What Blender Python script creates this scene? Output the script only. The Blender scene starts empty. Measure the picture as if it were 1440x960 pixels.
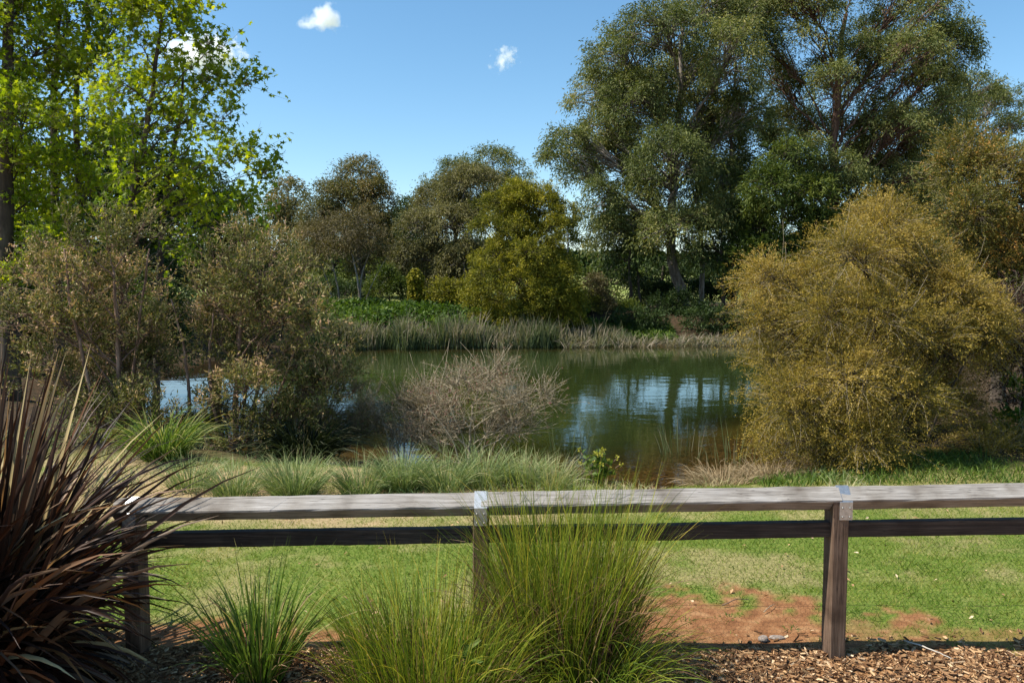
import bpy, math
import numpy as np
from mathutils import Vector
R = math.radians
scene = bpy.context.scene
COL = scene.collection

# ------------------------------------------------------------------ camera, sky, sun, exposure
PITCH = R(4.1); CAMZ = 2.5; F = 1120.0
cam_d = bpy.data.cameras.new('camera'); cam = bpy.data.objects.new('camera', cam_d); COL.objects.link(cam)
cam_d.sensor_width = 36.0; cam_d.lens = 36.0 * F / 1440.0
cam_d.clip_start = 0.05; cam_d.clip_end = 5000
cam.location = (0, 0, CAMZ); cam.rotation_euler = (R(90) - PITCH, 0, 0)
scene.camera = cam

SUN_EL, SUN_AZ = R(54), R(-100)
world = bpy.data.worlds.new('World'); scene.world = world; world.use_nodes = True
wn = world.node_tree.nodes; wl = world.node_tree.links
sky = wn.new('ShaderNodeTexSky'); sky.sky_type = 'NISHITA'; sky.sun_disc = False
sky.sun_elevation = SUN_EL; sky.sun_rotation = SUN_AZ
sky.air_density = 1.0; sky.dust_density = 0.25; sky.ozone_density = 2.2; sky.altitude = 300
hsv = wn.new('ShaderNodeHueSaturation'); hsv.inputs['Saturation'].default_value = 1.15; hsv.inputs['Hue'].default_value = .490; hsv.inputs['Value'].default_value = 1.22
bg = wn['Background']; bg.inputs['Strength'].default_value = 0.088
wl.new(sky.outputs['Color'], hsv.inputs['Color']); wl.new(hsv.outputs['Color'], bg.inputs['Color'])

sun_d = bpy.data.lights.new('sun', 'SUN'); sun_d.energy = 5.0; sun_d.angle = R(0.5); sun_d.color = (1.0, 0.94, 0.84)
sun = bpy.data.objects.new('sun', sun_d); COL.objects.link(sun)
S = Vector((math.cos(SUN_EL) * math.sin(SUN_AZ), math.cos(SUN_EL) * math.cos(SUN_AZ), math.sin(SUN_EL)))
sun.rotation_euler = S.to_track_quat('Z', 'Y').to_euler()
vs = scene.view_settings
vs.view_transform = 'Standard'; vs.look = 'None'; vs.gamma = 1.0; vs.use_curve_mapping = False
vs.exposure = 0.8
scene.cycles.max_bounces = 8; scene.cycles.diffuse_bounces = 3; scene.cycles.glossy_bounces = 3
scene.cycles.transmission_bounces = 4; scene.cycles.transparent_max_bounces = 8
scene.cycles.volume_bounces = 3

# ------------------------------------------------------------------ helpers
def W(px, py, Y):
    "a direction seen in the photograph, taken to the distance Y"
    a, b = (px - 720) / F, (480 - py) / F
    c, s = math.cos(PITCH), math.sin(PITCH)
    d = np.array([a, c + b * s, -s + b * c])
    return np.array([0, 0, CAMZ]) + d * (Y / d[1])

def nrm(v): return v / np.maximum(np.linalg.norm(v, axis=-1, keepdims=True), 1e-9)

_lat = {}
def vnoise(x, y, seed):
    if seed not in _lat: _lat[seed] = np.random.default_rng(seed).random((256, 256))
    g = _lat[seed]; x = np.asarray(x, float); y = np.asarray(y, float)
    xi = np.floor(x).astype(int); yi = np.floor(y).astype(int)
    fx = x - xi; fy = y - yi; fx = fx * fx * (3 - 2 * fx); fy = fy * fy * (3 - 2 * fy)
    a = g[xi % 256, yi % 256]; b = g[(xi + 1) % 256, yi % 256]; c = g[xi % 256, (yi + 1) % 256]; d = g[(xi + 1) % 256, (yi + 1) % 256]
    return (a * (1 - fx) + b * fx) * (1 - fy) + (c * (1 - fx) + d * fx) * fy
def fbm(x, y, seed, octv=4):
    v = 0; amp = 0.5; tot = 0
    for o in range(octv):
        v = v + amp * vnoise(np.asarray(x) * 2 ** o, np.asarray(y) * 2 ** o, seed + o); tot += amp; amp *= 0.5
    return v / tot
def sstep(a, b, x):
    t = np.clip((np.asarray(x, float) - a) / (b - a), 0, 1); return t * t * (3 - 2 * t)

class MB:
    "collects polygons of any size, with a tint for every vertex, into one mesh"
    def __init__(self): self.v = []; self.t = []; self.f = []; self.n = 0
    def add(self, v, f, tint=0.5, mat=0, smooth=False):
        v = np.asarray(v, float).reshape(-1, 3); f = np.asarray(f, np.int64)
        if len(v) == 0 or len(f) == 0: return self
        self.v.append(v)
        self.t.append(np.broadcast_to(np.asarray(tint, float).reshape(-1), (len(v),)) if np.size(tint) in (1, len(v)) else None)
        self.f.append((f + self.n, mat, smooth)); self.n += len(v); return self
    def build(self, name, mats, parent=None, origin=None):
        me = bpy.data.meshes.new(name)
        v = np.concatenate(self.v); t = np.concatenate(self.t)
        if origin is not None: v = v - np.asarray(origin)
        me.vertices.add(len(v)); me.vertices.foreach_set('co', v.astype(np.float32).ravel())
        lv = np.concatenate([f.ravel() for f, m, s in self.f])
        tot = np.concatenate([np.full(len(f), f.shape[1]) for f, m, s in self.f])
        mi = np.concatenate([np.full(len(f), m) for f, m, s in self.f])
        sm = np.concatenate([np.full(len(f), s) for f, m, s in self.f])
        me.loops.add(len(lv)); me.loops.foreach_set('vertex_index', lv.astype(np.int32))
        me.polygons.add(len(tot))
        st = np.concatenate([[0], np.cumsum(tot)[:-1]])
        me.polygons.foreach_set('loop_start', st.astype(np.int32)); me.polygons.foreach_set('loop_total', tot.astype(np.int32))
        me.polygons.foreach_set('material_index', mi.astype(np.int32)); me.polygons.foreach_set('use_smooth', sm.astype(bool))
        a = me.attributes.new('tint', 'FLOAT', 'POINT'); a.data.foreach_set('value', t.astype(np.float32))
        me.update(calc_edges=True); me.validate()
        for m in (mats if isinstance(mats, (list, tuple)) else [mats]): me.materials.append(m)
        o = bpy.data.objects.new(name, me); COL.objects.link(o)
        if parent is not None: o.parent = parent
        return o

def tag(o, label=None, cat=None, group=None, kind=None):
    if label: o['label'] = label
    if cat: o['category'] = cat
    if group: o['group'] = group
    if kind: o['kind'] = kind
    return o
def thing(name, loc, label, cat, group=None, rz=0.0):
    o = bpy.data.objects.new(name, None); o.empty_display_size = 0.2; COL.objects.link(o)
    o.location = tuple(float(c) for c in loc); o.rotation_euler = (0, 0, rz)
    return tag(o, label, cat, group)

def tubes(mb, C, r, k=5, tint=0.5, mat=0):
    "C (N,n,3) curves, r (N,n) radii"
    C = np.asarray(C, float); r = np.asarray(r, float)
    if C.ndim == 2: C = C[None]; r = r[None]
    N, n, _ = C.shape
    if N == 0: return
    T = nrm(np.gradient(C, axis=1))
    ref = np.where(np.abs(T[:, :1, 2:3]) > 0.9, np.array([1.0, 0, 0]), np.array([0, 0, 1.0]))
    A = nrm(np.cross(T, np.broadcast_to(ref, T.shape))); B = np.cross(T, A)
    th = np.arange(k) * 2 * np.pi / k
    V = C[:, :, None] + r[:, :, None, None] * (A[:, :, None] * np.cos(th)[None, None, :, None] + B[:, :, None] * np.sin(th)[None, None, :, None])
    idx = np.arange(N * n * k).reshape(N, n, k)
    a = idx[:, :-1]; b = idx[:, 1:]
    F_ = np.stack([a, np.roll(a, -1, 2), np.roll(b, -1, 2), b], -1).reshape(-1, 4)
    tt = np.repeat(np.broadcast_to(np.asarray(tint, float), (N,)), n * k)
    mb.add(V.reshape(-1, 3), F_, tt, mat, True)
    ends = np.concatenate([idx[:, 0, ::-1], idx[:, -1]])
    mb.f.append((ends + (mb.n - N * n * k), mat, True))

def bez(P0, P1, P2, t):
    return P0 * (1 - t) ** 2 + P1 * 2 * t * (1 - t) + P2 * t * t

LEAF = {
    'lance': ([(0, 0, 0), (.4, .5, .03), (1, 0, -.06), (.4, -.5, .03)],),
    'needle': ([(0, .5, 0), (1, 0, 0), (0, -.5, 0)],),
    'oval': ([(0, 0, 0), (.25, .42, .04), (.65, .42, .02), (1, 0, -.08), (.65, -.42, .02), (.25, -.42, .04)],),
    'star': ([(0, 0, 0), (-.1, .42, .0), (.26, .22, .05), (.42, .62, -.06), (.55, .17, .04), (1, 0, -.1), (.55, -.17, .04), (.42, -.62, -.06), (.26, -.22, .05), (-.1, -.42, .0)],),
}
def leaves(mb, rng, P, D, L, Wd, shape='lance', tint=0.5, up=0.5, mat=0):
    N = len(P)
    if N == 0: return
    T = np.array(LEAF[shape][0]); k = len(T)
    D = nrm(D); U = nrm(rng.normal(size=(N, 3)) * (1 - up) + np.array([0, 0, 1.0]) * up * 1.4 + 1e-4)
    Sx = nrm(np.cross(D, U)); Nn = np.cross(Sx, D)
    L = np.broadcast_to(L, (N,)); Wd = np.broadcast_to(Wd, (N,))
    V = P[:, None] + D[:, None] * (T[None, :, 0:1] * L[:, None, None]) + Sx[:, None] * (T[None, :, 1:2] * Wd[:, None, None]) + Nn[:, None] * (T[None, :, 2:3] * L[:, None, None])
    mb.add(V.reshape(-1, 3), np.arange(N * k).reshape(N, k), np.repeat(np.broadcast_to(tint, (N,)), k), mat)

def blades(mb, rng, base, dirn, L, Wd, bend, seg=4, tint=0.5, mat=0, fold=0.0, tip_tint=0.0, face=None):
    "grass-like strips that start along dirn and bend down by `bend` of their length"
    N = len(base)
    if N == 0: return
    L = np.broadcast_to(L, (N,)).astype(float); Wd = np.broadcast_to(Wd, (N,)).astype(float); bend = np.broadcast_to(bend, (N,)).astype(float)
    d = nrm(dirn)
    hz = d * np.array([1, 1, 0]) + rng.normal(size=(N, 3)) * [.12, .12, 0]; hz = nrm(hz)
    t = np.linspace(0, 1, seg + 1)
    # curvature: direction turns from d towards horizontal/down
    P = np.zeros((N, seg + 1, 3)); P[:, 0] = base
    cur = d.copy()
    for i in range(seg):
        P[:, i + 1] = P[:, i] + cur * (L / seg)[:, None]
        cur = nrm(cur + (hz * .6 + np.array([0, 0, -1.0])) * (bend * (i + 1.2) / seg * 1.5 / seg * 2)[:, None])
    T = nrm(np.gradient(P, axis=1))
    if face is None:
        sd = nrm(np.cross(T, np.array([0, 0, 1.0]) + rng.normal(size=(N, 1, 3)) * .5))
    else:
        sd = nrm(np.cross(T, nrm(rng.normal(size=(N, 1, 3)))))
    nn = np.cross(sd, T)
    prof = np.interp(t, [0, .25, .6, 1], [.7, 1, .85, .03])
    w = Wd[:, None, None] * prof[None, :, None] * .5
    tt = np.broadcast_to(tint, (N,))[:, None] + tip_tint * t[None, :] ** 2
    if fold > 0:
        V = np.stack([P + sd * w, P - nn * w * fold, P - sd * w], 2); kk = 3
    else:
        V = np.stack([P + sd * w, P - sd * w], 2); kk = 2
    idx = np.arange(N * (seg + 1) * kk).reshape(N, seg + 1, kk)
    for j in range(kk - 1):
        q = np.stack([idx[:, :-1, j], idx[:, 1:, j], idx[:, 1:, j + 1], idx[:, :-1, j + 1]], -1).reshape(-1, 4)
        if j == 0: mb.add(V.reshape(-1, 3), q, np.repeat(tt[:, :, None], kk, 2).ravel(), mat, fold > 0); off = mb.n - N * (seg + 1) * kk
        else: mb.f.append((q + off, mat, True))

def box(mb, lo, hi, bevel=0.0, tint=0.5, mat=0):
    (x0, y0, z0), (x1, y1, z1) = lo, hi
    v = [(x, y, z) for x in (x0, x1) for y in (y0, y1) for z in (z0, z1)]
    f = [(0, 1, 3, 2), (4, 6, 7, 5), (0, 4, 5, 1), (2, 3, 7, 6), (0, 2, 6, 4), (1, 5, 7, 3)]
    mb.add(v, f, tint, mat)

# ------------------------------------------------------------------ materials
def newmat(name):
    m = bpy.data.materials.new(name); m.use_nodes = True
    nt = m.node_tree; nt.nodes.clear(); out = nt.nodes.new('ShaderNodeOutputMaterial')
    return m, nt, out
def ramp(nt, stops, fac):
    r = nt.nodes.new('ShaderNodeValToRGB'); e = r.color_ramp.elements
    while len(e) > 1: e.remove(e[-1])
    e[0].position, e[0].color = stops[0][0], (*stops[0][1], 1)
    for p, c in stops[1:]:
        x = e.new(p); x.color = (*c, 1)
    if fac is not None: nt.links.new(fac, r.inputs['Fac'])
    return r
def leafmat(name, stops, trans=0.35, rough=0.55, spec=0.2, tcol=(1.25, 1.3, .6)):
    m, nt, out = newmat(name); N = nt.nodes; L = nt.links
    a = N.new('ShaderNodeAttribute'); a.attribute_name = 'tint'
    r = ramp(nt, stops, a.outputs['Fac'])
    p = N.new('ShaderNodeBsdfPrincipled'); p.inputs['Roughness'].default_value = rough; p.inputs['Specular IOR Level'].default_value = spec
    L.new(r.outputs['Color'], p.inputs['Base Color'])
    if trans > 0:
        tr = N.new('ShaderNodeBsdfTranslucent'); mx = N.new('ShaderNodeMixRGB'); mx.blend_type = 'MULTIPLY'; mx.inputs['Fac'].default_value = 1
        mx.inputs['Color2'].default_value = (*tcol, 1); L.new(r.outputs['Color'], mx.inputs['Color1']); L.new(mx.outputs['Color'], tr.inputs['Color'])
        ms = N.new('ShaderNodeMixShader'); ms.inputs['Fac'].default_value = trans
        L.new(p.outputs[0], ms.inputs[1]); L.new(tr.outputs[0], ms.inputs[2]); L.new(ms.outputs[0], out.inputs['Surface'])
    else: L.new(p.outputs[0], out.inputs['Surface'])
    return m
def noisemat(name, stops, scale=(6, 6, 6), detail=8, rough=0.85, bump=0.3, bdist=0.02, metallic=0.0, dist=0.6, spec=0.3, bscale=None):
    m, nt, out = newmat(name); N = nt.nodes; L = nt.links
    tc = N.new('ShaderNodeTexCoord'); mp = N.new('ShaderNodeMapping'); mp.inputs['Scale'].default_value = scale
    L.new(tc.outputs['Object'], mp.inputs['Vector'])
    n = N.new('ShaderNodeTexNoise'); n.inputs['Scale'].default_value = 1; n.inputs['Detail'].default_value = detail; n.inputs['Roughness'].default_value = .65; n.inputs['Distortion'].default_value = dist
    L.new(mp.outputs[0], n.inputs['Vector'])
    r = ramp(nt, stops, n.outputs['Fac'])
    p = N.new('ShaderNodeBsdfPrincipled'); p.inputs['Roughness'].default_value = rough; p.inputs['Metallic'].default_value = metallic; p.inputs['Specular IOR Level'].default_value = spec
    if bscale:
        n2 = N.new('ShaderNodeTexNoise'); n2.inputs['Scale'].default_value = bscale; n2.inputs['Detail'].default_value = 5; L.new(tc.outputs['Object'], n2.inputs['Vector'])
        r2 = ramp(nt, [(.3, (.42, .37, .32)), (.5, (.95, .93, .9)), (.65, (1.1, 1.1, 1.1))], n2.outputs['Fac'])
        mx = N.new('ShaderNodeMixRGB'); mx.blend_type = 'MULTIPLY'; mx.inputs['Fac'].default_value = 1; L.new(r.outputs['Color'], mx.inputs['Color1']); L.new(r2.outputs['Color'], mx.inputs['Color2'])
        mp3 = N.new('ShaderNodeMapping'); mp3.inputs['Scale'].default_value = tuple(c_ * (.55 if c_ > 10 else .45) for c_ in scale); L.new(tc.outputs['Object'], mp3.inputs['Vector'])
        n3 = N.new('ShaderNodeTexNoise'); n3.inputs['Scale'].default_value = 1; n3.inputs['Detail'].default_value = 2; L.new(mp3.outputs[0], n3.inputs['Vector'])
        r3 = ramp(nt, [(.485, (1, 1, 1)), (.5, (.22, .2, .18)), (.515, (1, 1, 1))], n3.outputs['Fac'])
        m3 = N.new('ShaderNodeMixRGB'); m3.blend_type = 'MULTIPLY'; m3.inputs['Fac'].default_value = .7; L.new(mx.outputs['Color'], m3.inputs['Color1']); L.new(r3.outputs['Color'], m3.inputs['Color2']); L.new(m3.outputs['Color'], p.inputs['Base Color'])
    else: L.new(r.outputs['Color'], p.inputs['Base Color'])
    if bump:
        b = N.new('ShaderNodeBump'); b.inputs['Strength'].default_value = bump; b.inputs['Distance'].default_value = bdist
        L.new(n.outputs['Fac'], b.inputs['Height']); L.new(b.outputs[0], p.inputs['Normal'])
    L.new(p.outputs[0], out.inputs['Surface'])
    return m

M = {}
M['bark_grey'] = noisemat('bark_grey', [(.3, (.07, .055, .04)), (.5, (.20, .17, .14)), (.7, (.34, .30, .26))], (5, 5, 1.2))
M['bark_pale'] = noisemat('bark_pale', [(.3, (.16, .13, .10)), (.5, (.36, .32, .27)), (.7, (.52, .48, .42))], (4, 4, .8))
M['bark_shrub'] = noisemat('bark_shrub', [(.3, (.05, .03, .02)), (.5, (.17, .105, .075)), (.7, (.32, .22, .17))], (14, 14, 4))
M['bark_red'] = noisemat('bark_red', [(.3, (.04, .022, .014)), (.5, (.13, .07, .045)), (.7, (.26, .17, .12))], (5, 5, .7))
M['bark_dark'] = noisemat('bark_dark', [(.3, (.018, .013, .01)), (.5, (.06, .045, .032)), (.7, (.12, .095, .07))], (6, 6, 1.0))
M['twig_pale'] = noisemat('twig_pale', [(.3, (.15, .118, .075)), (.6, (.37, .31, .215))], (9, 9, 9), bump=0)
M['twig_brown'] = noisemat('twig_brown', [(.3, (.08, .05, .034)), (.6, (.25, .165, .115))], (9, 9, 9), bump=0)

# leaf colours by kind: dark, middle, light, and a dry or young tip
M['lf_euc'] = leafmat('lf_euc', [(0, (.042, .056, .015)), (.45, (.110, .132, .036)), (.8, (.22, .225, .070)), (1, (.33, .28, .10))], .3)
M['lf_euc_grey'] = leafmat('lf_euc_grey', [(0, (.060, .062, .022)), (.5, (.145, .135, .050)), (1, (.27, .235, .095))], .28)
M['lf_gum_brown'] = leafmat('lf_gum_brown', [(0, (.05, .056, .018)), (.4, (.12, .118, .040)), (.75, (.20, .155, .055)), (1, (.30, .18, .075))], .28)
M['lf_wispy'] = leafmat('lf_wispy', [(0, (.06, .050, .022)), (.5, (.13, .105, .045)), (1, (.22, .17, .08))], .28)
M['lf_wattle'] = leafmat('lf_wattle', [(0, (.045, .058, .008)), (.5, (.165, .162, .016)), (1, (.37, .31, .028))], .3)
M['lf_green'] = leafmat('lf_green', [(0, (.022, .040, .007)), (.5, (.070, .100, .015)), (1, (.145, .165, .028))], .3)
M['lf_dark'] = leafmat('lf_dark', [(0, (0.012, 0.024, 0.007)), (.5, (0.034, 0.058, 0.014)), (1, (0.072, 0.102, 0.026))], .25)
M['lf_maple'] = leafmat('lf_maple', [(0, (.085, .145, .008)), (.5, (.21, .29, .016)), (1, (.40, .43, .03))], .5, tcol=(1.5, 1.4, .4))
M['lf_shrub'] = leafmat('lf_shrub', [(0, (.045, .052, .012)), (.4, (.125, .135, .034)), (.64, (.23, .21, .07)), (.80, (.38, .27, .13)), (1, (.55, .34, .21))], .22)
M['lf_gold'] = leafmat('lf_gold', [(0, (.050, .052, .009)), (.35, (.165, .140, .022)), (.75, (.35, .252, .038)), (1, (.52, .38, .12))], .3, tcol=(1.25, 1.1, .45))
M['lf_orange'] = leafmat('lf_orange', [(0, (.055, .060, .012)), (.5, (.145, .135, .026)), (.8, (.27, .18, .04)), (1, (.46, .23, .06))], .28)
M['lf_purple'] = leafmat('lf_purple', [(0, (.06, .05, .022)), (.5, (.19, .15, .07)), (.82, (.22, .13, .08)), (1, (.20, .05, .07))], .2)
M['lf_reddark'] = leafmat('lf_reddark', [(0, (.018, .010, .008)), (.6, (.06, .03, .022)), (1, (.16, .11, .08))], .2)
M['lf_herb'] = leafmat('lf_herb', [(0, (.03, .06, .009)), (.5, (.07, .125, .018)), (1, (.15, .20, .035))], .35)
M['grass_lawn'] = leafmat('grass_lawn', [(0, (.062, .12, .010)), (.4, (.145, .21, .020)), (.65, (.25, .25, .05)), (1, (.50, .38, .15))], .35)
M['grass_pale'] = leafmat('grass_pale', [(0, (.06, .11, .03)), (.5, (.17, .24, .085)), (.8, (.28, .32, .14)), (1, (.46, .40, .22))], .3, tcol=(1.1, 1.1, .6))
M['grass_dry'] = leafmat('grass_dry', [(0, (.14, .10, .05)), (.5, (.30, .22, .12)), (1, (.45, .36, .22))], .25, tcol=(1, 1, .8))
M['grass_strap'] = leafmat('grass_strap', [(0, (.03, .065, .010)), (.5, (.085, .15, .022)), (.85, (.19, .25, .05)), (1, (.36, .32, .12))], .3)
M['grass_dark'] = leafmat('grass_dark', [(0, (.010, .016, .006)), (.7, (.03, .042, .014)), (1, (.10, .10, .05))], .15)
M['sedge'] = leafmat('sedge', [(0, (.03, .06, .008)), (.4, (.115, .175, .016)), (.75, (.27, .29, .03)), (1, (.48, .32, .055))], .28)
M['sedge_dead'] = leafmat('sedge_dead', [(0, (.05, .025, .014)), (.6, (.15, .085, .045)), (1, (.34, .24, .14))], .15)
M['reed'] = leafmat('reed', [(0, (.035, .06, .02)), (.4, (.095, .12, .05)), (.7, (.20, .17, .115)), (1, (.36, .29, .22))], .3)
M['flax'] = leafmat('flax', [(0, (.010, .006, .0045)), (.40, (.032, .015, .010)), (.6, (.066, .034, .020)), (.76, (.18, .125, .080)), (.87, (.14, .052, .016)), (.94, (.22, .12, .04)), (1, (.50, .40, .20))], .06, rough=.5, spec=.25, tcol=(1.8, .9, .4))
M['flax_dead'] = leafmat('flax_dead', [(0, (.05, .022, .012)), (.5, (.14, .065, .03)), (1, (.32, .21, .11))], .1)

M['post_wood'] = noisemat('post_wood', [(.25, (.045, .026, .017)), (.45, (.11, .070, .047)), (.6, (.17, .112, .078)), (.75, (.27, .20, .15))], (70, 70, 2.6), rough=.8, bump=.6, bdist=.006, dist=.25, bscale=4.5)
M['rail_grey'] = noisemat('rail_grey', [(.25, (.08, .070, .062)), (.42, (.225, .208, .19)), (.6, (.315, .298, .278)), (.75, (.41, .39, .37))], (3.0, 85, 85), rough=.75, bump=.6, bdist=.005, dist=.25, bscale=3.3)
M['rail_dark'] = noisemat('rail_dark', [(.3, (.016, .012, .010)), (.5, (.04, .029, .023)), (.7, (.085, .065, .052))], (2.6, 75, 75), rough=.7, bump=.6, bdist=.005, dist=.25, bscale=4)
M['galv'] = noisemat('galv', [(.3, (.36, .38, .39)), (.55, (.50, .52, .53)), (.75, (.62, .64, .65))], (60, 60, 60), rough=.42, bump=.05, bdist=.002, metallic=.85)
M['bolt_metal'] = noisemat('bolt_metal', [(.3, (.22, .21, .19)), (.7, (.42, .40, .37))], (80, 80, 80), rough=.5, bump=0, metallic=.9)
M['wire'] = noisemat('wire', [(.3, (.03, .024, .02)), (.7, (.10, .08, .065))], (40, 40, 40), rough=.6, bump=0, metallic=.4)
M['stone'] = noisemat('stone', [(.3, (.13, .10, .08)), (.7, (.33, .28, .24))], (18, 18, 18), bump=.5, bdist=.01)
M['chip'] = leafmat('chip', [(0, (.10, .05, .026)), (.35, (.27, .15, .075)), (.7, (.45, .29, .15)), (1, (.64, .50, .34))], 0, rough=.85, spec=.15)
M['litter'] = leafmat('litter', [(0, (.03, .018, .01)), (.6, (.10, .055, .028)), (1, (.24, .15, .09))], 0, rough=.8)
M['metal_dark'] = noisemat('metal_dark', [(.3, (.03, .03, .03)), (.7, (.07, .07, .07))], (9, 9, 9), rough=.5, bump=0, metallic=.5)

# ------------------------------------------------------------------ terrain
ZW = -0.55
POND = np.array([(-6.8, 15.8), (-5.2, 14.5), (-3.6, 13.4), (-1.6, 12.7), (.4, 12.1), (1.5, 11.55), (2.7, 11.5), (3.9, 12.2), (5.0, 13.8), (6.8, 16.5), (10, 20), (13.5, 26), (15, 33), (14.5, 38), (12, 40.8), (8.5, 40.3), (5, 40.0),
                 (1, 39.3), (-3, 38.7), (-7, 38.5), (-11, 35.5), (-13, 29), (-11.2, 23), (-8.8, 18.5)])
def pond_sdf(x, y):
    x = np.asarray(x, float); y = np.asarray(y, float)
    xw = x + (fbm(x * .8, y * .8, 61, 3) - .5) * 1.0; yw = y + (fbm(x * .8, y * .8, 71, 3) - .5) * 1.0
    d = np.full(xw.shape, 1e9); ins = np.zeros(xw.shape, bool)
    n = len(POND)
    for i in range(n):
        a = POND[i]; b = POND[(i + 1) % n]; e = b - a
        t = np.clip(((xw - a[0]) * e[0] + (yw - a[1]) * e[1]) / (e @ e), 0, 1)
        d = np.minimum(d, np.hypot(xw - a[0] - t * e[0], yw - a[1] - t * e[1]))
        c = ((a[1] <= yw) != (b[1] <= yw)); den = (b[1] - a[1]) if b[1] != a[1] else 1e-9
        ins ^= c & (xw < a[0] + (yw - a[1]) / den * e[0])
    return np.where(ins, -d, d)
def terrain(x, y, s=None):
    x = np.asarray(x, float); y = np.asarray(y, float)
    if s is None: s = pond_sdf(x, y)
    far = sstep(24, 44, y)
    land = far * .95 + sstep(62, 100, y) * 2.1 + sstep(100, 180, y) * 1.6 + sstep(200, 600, y) * 6
    land = land + .25 * sstep(9, 16, -x) * sstep(8, 20, y)
    land = land + (fbm(x * .35, y * .35, 31, 3) - .5) * .16 * sstep(5, 9, y) + (fbm(x * 1.7, y * 1.7, 35, 3) - .5) * .04
    land = land + .05 * sstep(5.7, 5.0, y) * fbm(x * 1.1, y * 1.1, 41, 3)
    wdt = 2.6 + 4 * far
    z = ZW + (land - ZW) * sstep(-.25, 1, s / wdt) 
    # the bank meets the water exactly where s = 0
    e0 = sstep(-.25, 1, 0.0)
    z = np.where(s > 0, ZW + (land - ZW) * (sstep(-.25, 1, s / wdt) - e0) / (1 - e0) + .012 * sstep(0, .3, s), ZW - np.minimum(1.6, -s * .085 + .012 * s * s * .5 * (s > -6)))
    z = np.where((s <= 0), ZW - np.clip(-s * .10, 0, 1.6), z)
    return z
def gz(x, y): return float(terrain(np.array([x]), np.array([y]))[0])
def G(px, Y):
    "the ground under a column of the photograph at the distance Y"
    x = (px - 720) / F * Y / (math.cos(PITCH)) * 1.0
    x = W(px, 480, Y)[0]
    return np.array([x, Y, gz(x, Y)])

def masks(x, y):
    "soil, dry straw, mulch and lawn shares of the ground"
    n = fbm(x * 1.3, y * 1.3, 11, 4); n2 = fbm(x * 3.1, y * 3.1, 17, 4); n3 = fbm(x * .55, y * .9, 23, 3)
    n4 = fbm(x * 7, y * 7, 27, 3); mulch = sstep(5.36, 5.24, y + (n2 - .5) * .3 + (n4 - .5) * .35)
    soil = sstep(.62, .80, 1.25 - np.hypot((x - 1.45) / 1.45, (y - 5.55) / .80) * .62 + (n2 - .5) * .6 + (n4 - .5) * .8) * (1 - mulch)
    soil = np.maximum(soil, sstep(.6, .8, 1.2 - np.hypot((x + 2.2) / 1.1, (y - 5.4) / .42) * .6 + (n2 - .5) * .5) * (1 - mulch))
    soil = np.maximum(soil, sstep(5.72, 5.45, y + (n2 - .5) * .5 + (n4 - .5) * .5) * .6 * (1 - mulch))
    dry = sstep(.50, .66, n * .5 + n3 * .3 + n4 * .2 + .02) * .5
    strip = sstep(7.7, 8.5, y + (n - .5) * 1.0) * sstep(13, 10.5, y) * sstep(2.2, -.2, x + (n - .5) * 3)
    dry = np.maximum(dry, strip * sstep(.72, .50, n3 * .5 + n2 * .5))
    dry = np.maximum(dry, sstep(6.0, 7.3, x) * sstep(11, 8, y) * .3)
    dry = np.maximum(dry, sstep(8.0, 9.3, y + (n - .5)) * sstep(11.5, 10.5, y) * sstep(1.5, 3.0, x) * .45)
    return soil, dry, mulch

def axis(fine, lim0, lim1, step, growth):
    a0, a1 = fine; mid = list(np.arange(a0, a1 + 1e-6, step)); s = step; v = mid[-1]; hi = []
    while v < lim1: s *= growth; v += s; hi.append(v)
    s = step; v = mid[0]; lo = []
    while v > lim0: s *= growth; v -= s; lo.append(v)
    return np.array(lo[::-1] + mid + hi)
gx = axis((-6, 8), -900, 900, .07, 1.045); gy = axis((4, 13.5), -30, 2500, .06, 1.03)
GX, GY = np.meshgrid(gx, gy, indexing='ij')
sd = pond_sdf(GX, GY); GZ = terrain(GX, GY, sd)
soil, dry, mulch = masks(GX, GY)
mb = MB(); idx = np.arange(GX.size).reshape(GX.shape)
mb.add(np.stack([GX, GY, GZ], -1).reshape(-1, 3), np.stack([idx[:-1, :-1], idx[1:, :-1], idx[1:, 1:], idx[:-1, 1:]], -1).reshape(-1, 4), 0.5, 0, True)

m, nt, out = newmat('ground_mix'); N = nt.nodes; L = nt.links
def attr(n):
    a = N.new('ShaderNodeAttribute'); a.attribute_name = n; return a.outputs['Fac']
def noise(sc, det=6, vec=None):
    n = N.new('ShaderNodeTexNoise'); n.inputs['Scale'].default_value = sc; n.inputs['Detail'].default_value = det; n.inputs['Roughness'].default_value = .6
    L.new(tco.outputs['Object'], n.inputs['Vector']); return n.outputs['Fac']
def mixc(f, a, b):
    x = N.new('ShaderNodeMixRGB'); L.new(f, x.inputs['Fac']); L.new(a, x.inputs['Color1']); L.new(b, x.inputs['Color2']); return x.outputs['Color']
tco = N.new('ShaderNodeTexCoord')
nf, ng, nh = noise(9), noise(42, 8), noise(1.1, 5)
c_lawn = ramp(nt, [(.3, (.05, .09, .013)), (.5, (.105, .155, .022)), (.7, (.22, .21, .06))], ng).outputs['Color']
c_field = ramp(nt, [(.3, (.16, .21, .045)), (.7, (.26, .29, .08))], nh).outputs['Color']
c_dry = ramp(nt, [(.3, (.17, .11, .055)), (.5, (.32, .235, .125)), (.75, (.46, .36, .21))], ng).outputs['Color']
c_soil = ramp(nt, [(.25, (.12, .050, .020)), (.5, (.225, .104, .044)), (.75, (.35, .20, .095))], nf).outputs['Color']
c_mulch = ramp(nt, [(.3, (.10, .045, .02)), (.5, (.27, .14, .06)), (.7, (.44, .27, .13))], ng).outputs['Color']
c_bed = ramp(nt, [(.3, (.035, .024, .015)), (.5, (.075, .050, .030)), (.7, (.14, .095, .06))], nf).outputs['Color']
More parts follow.
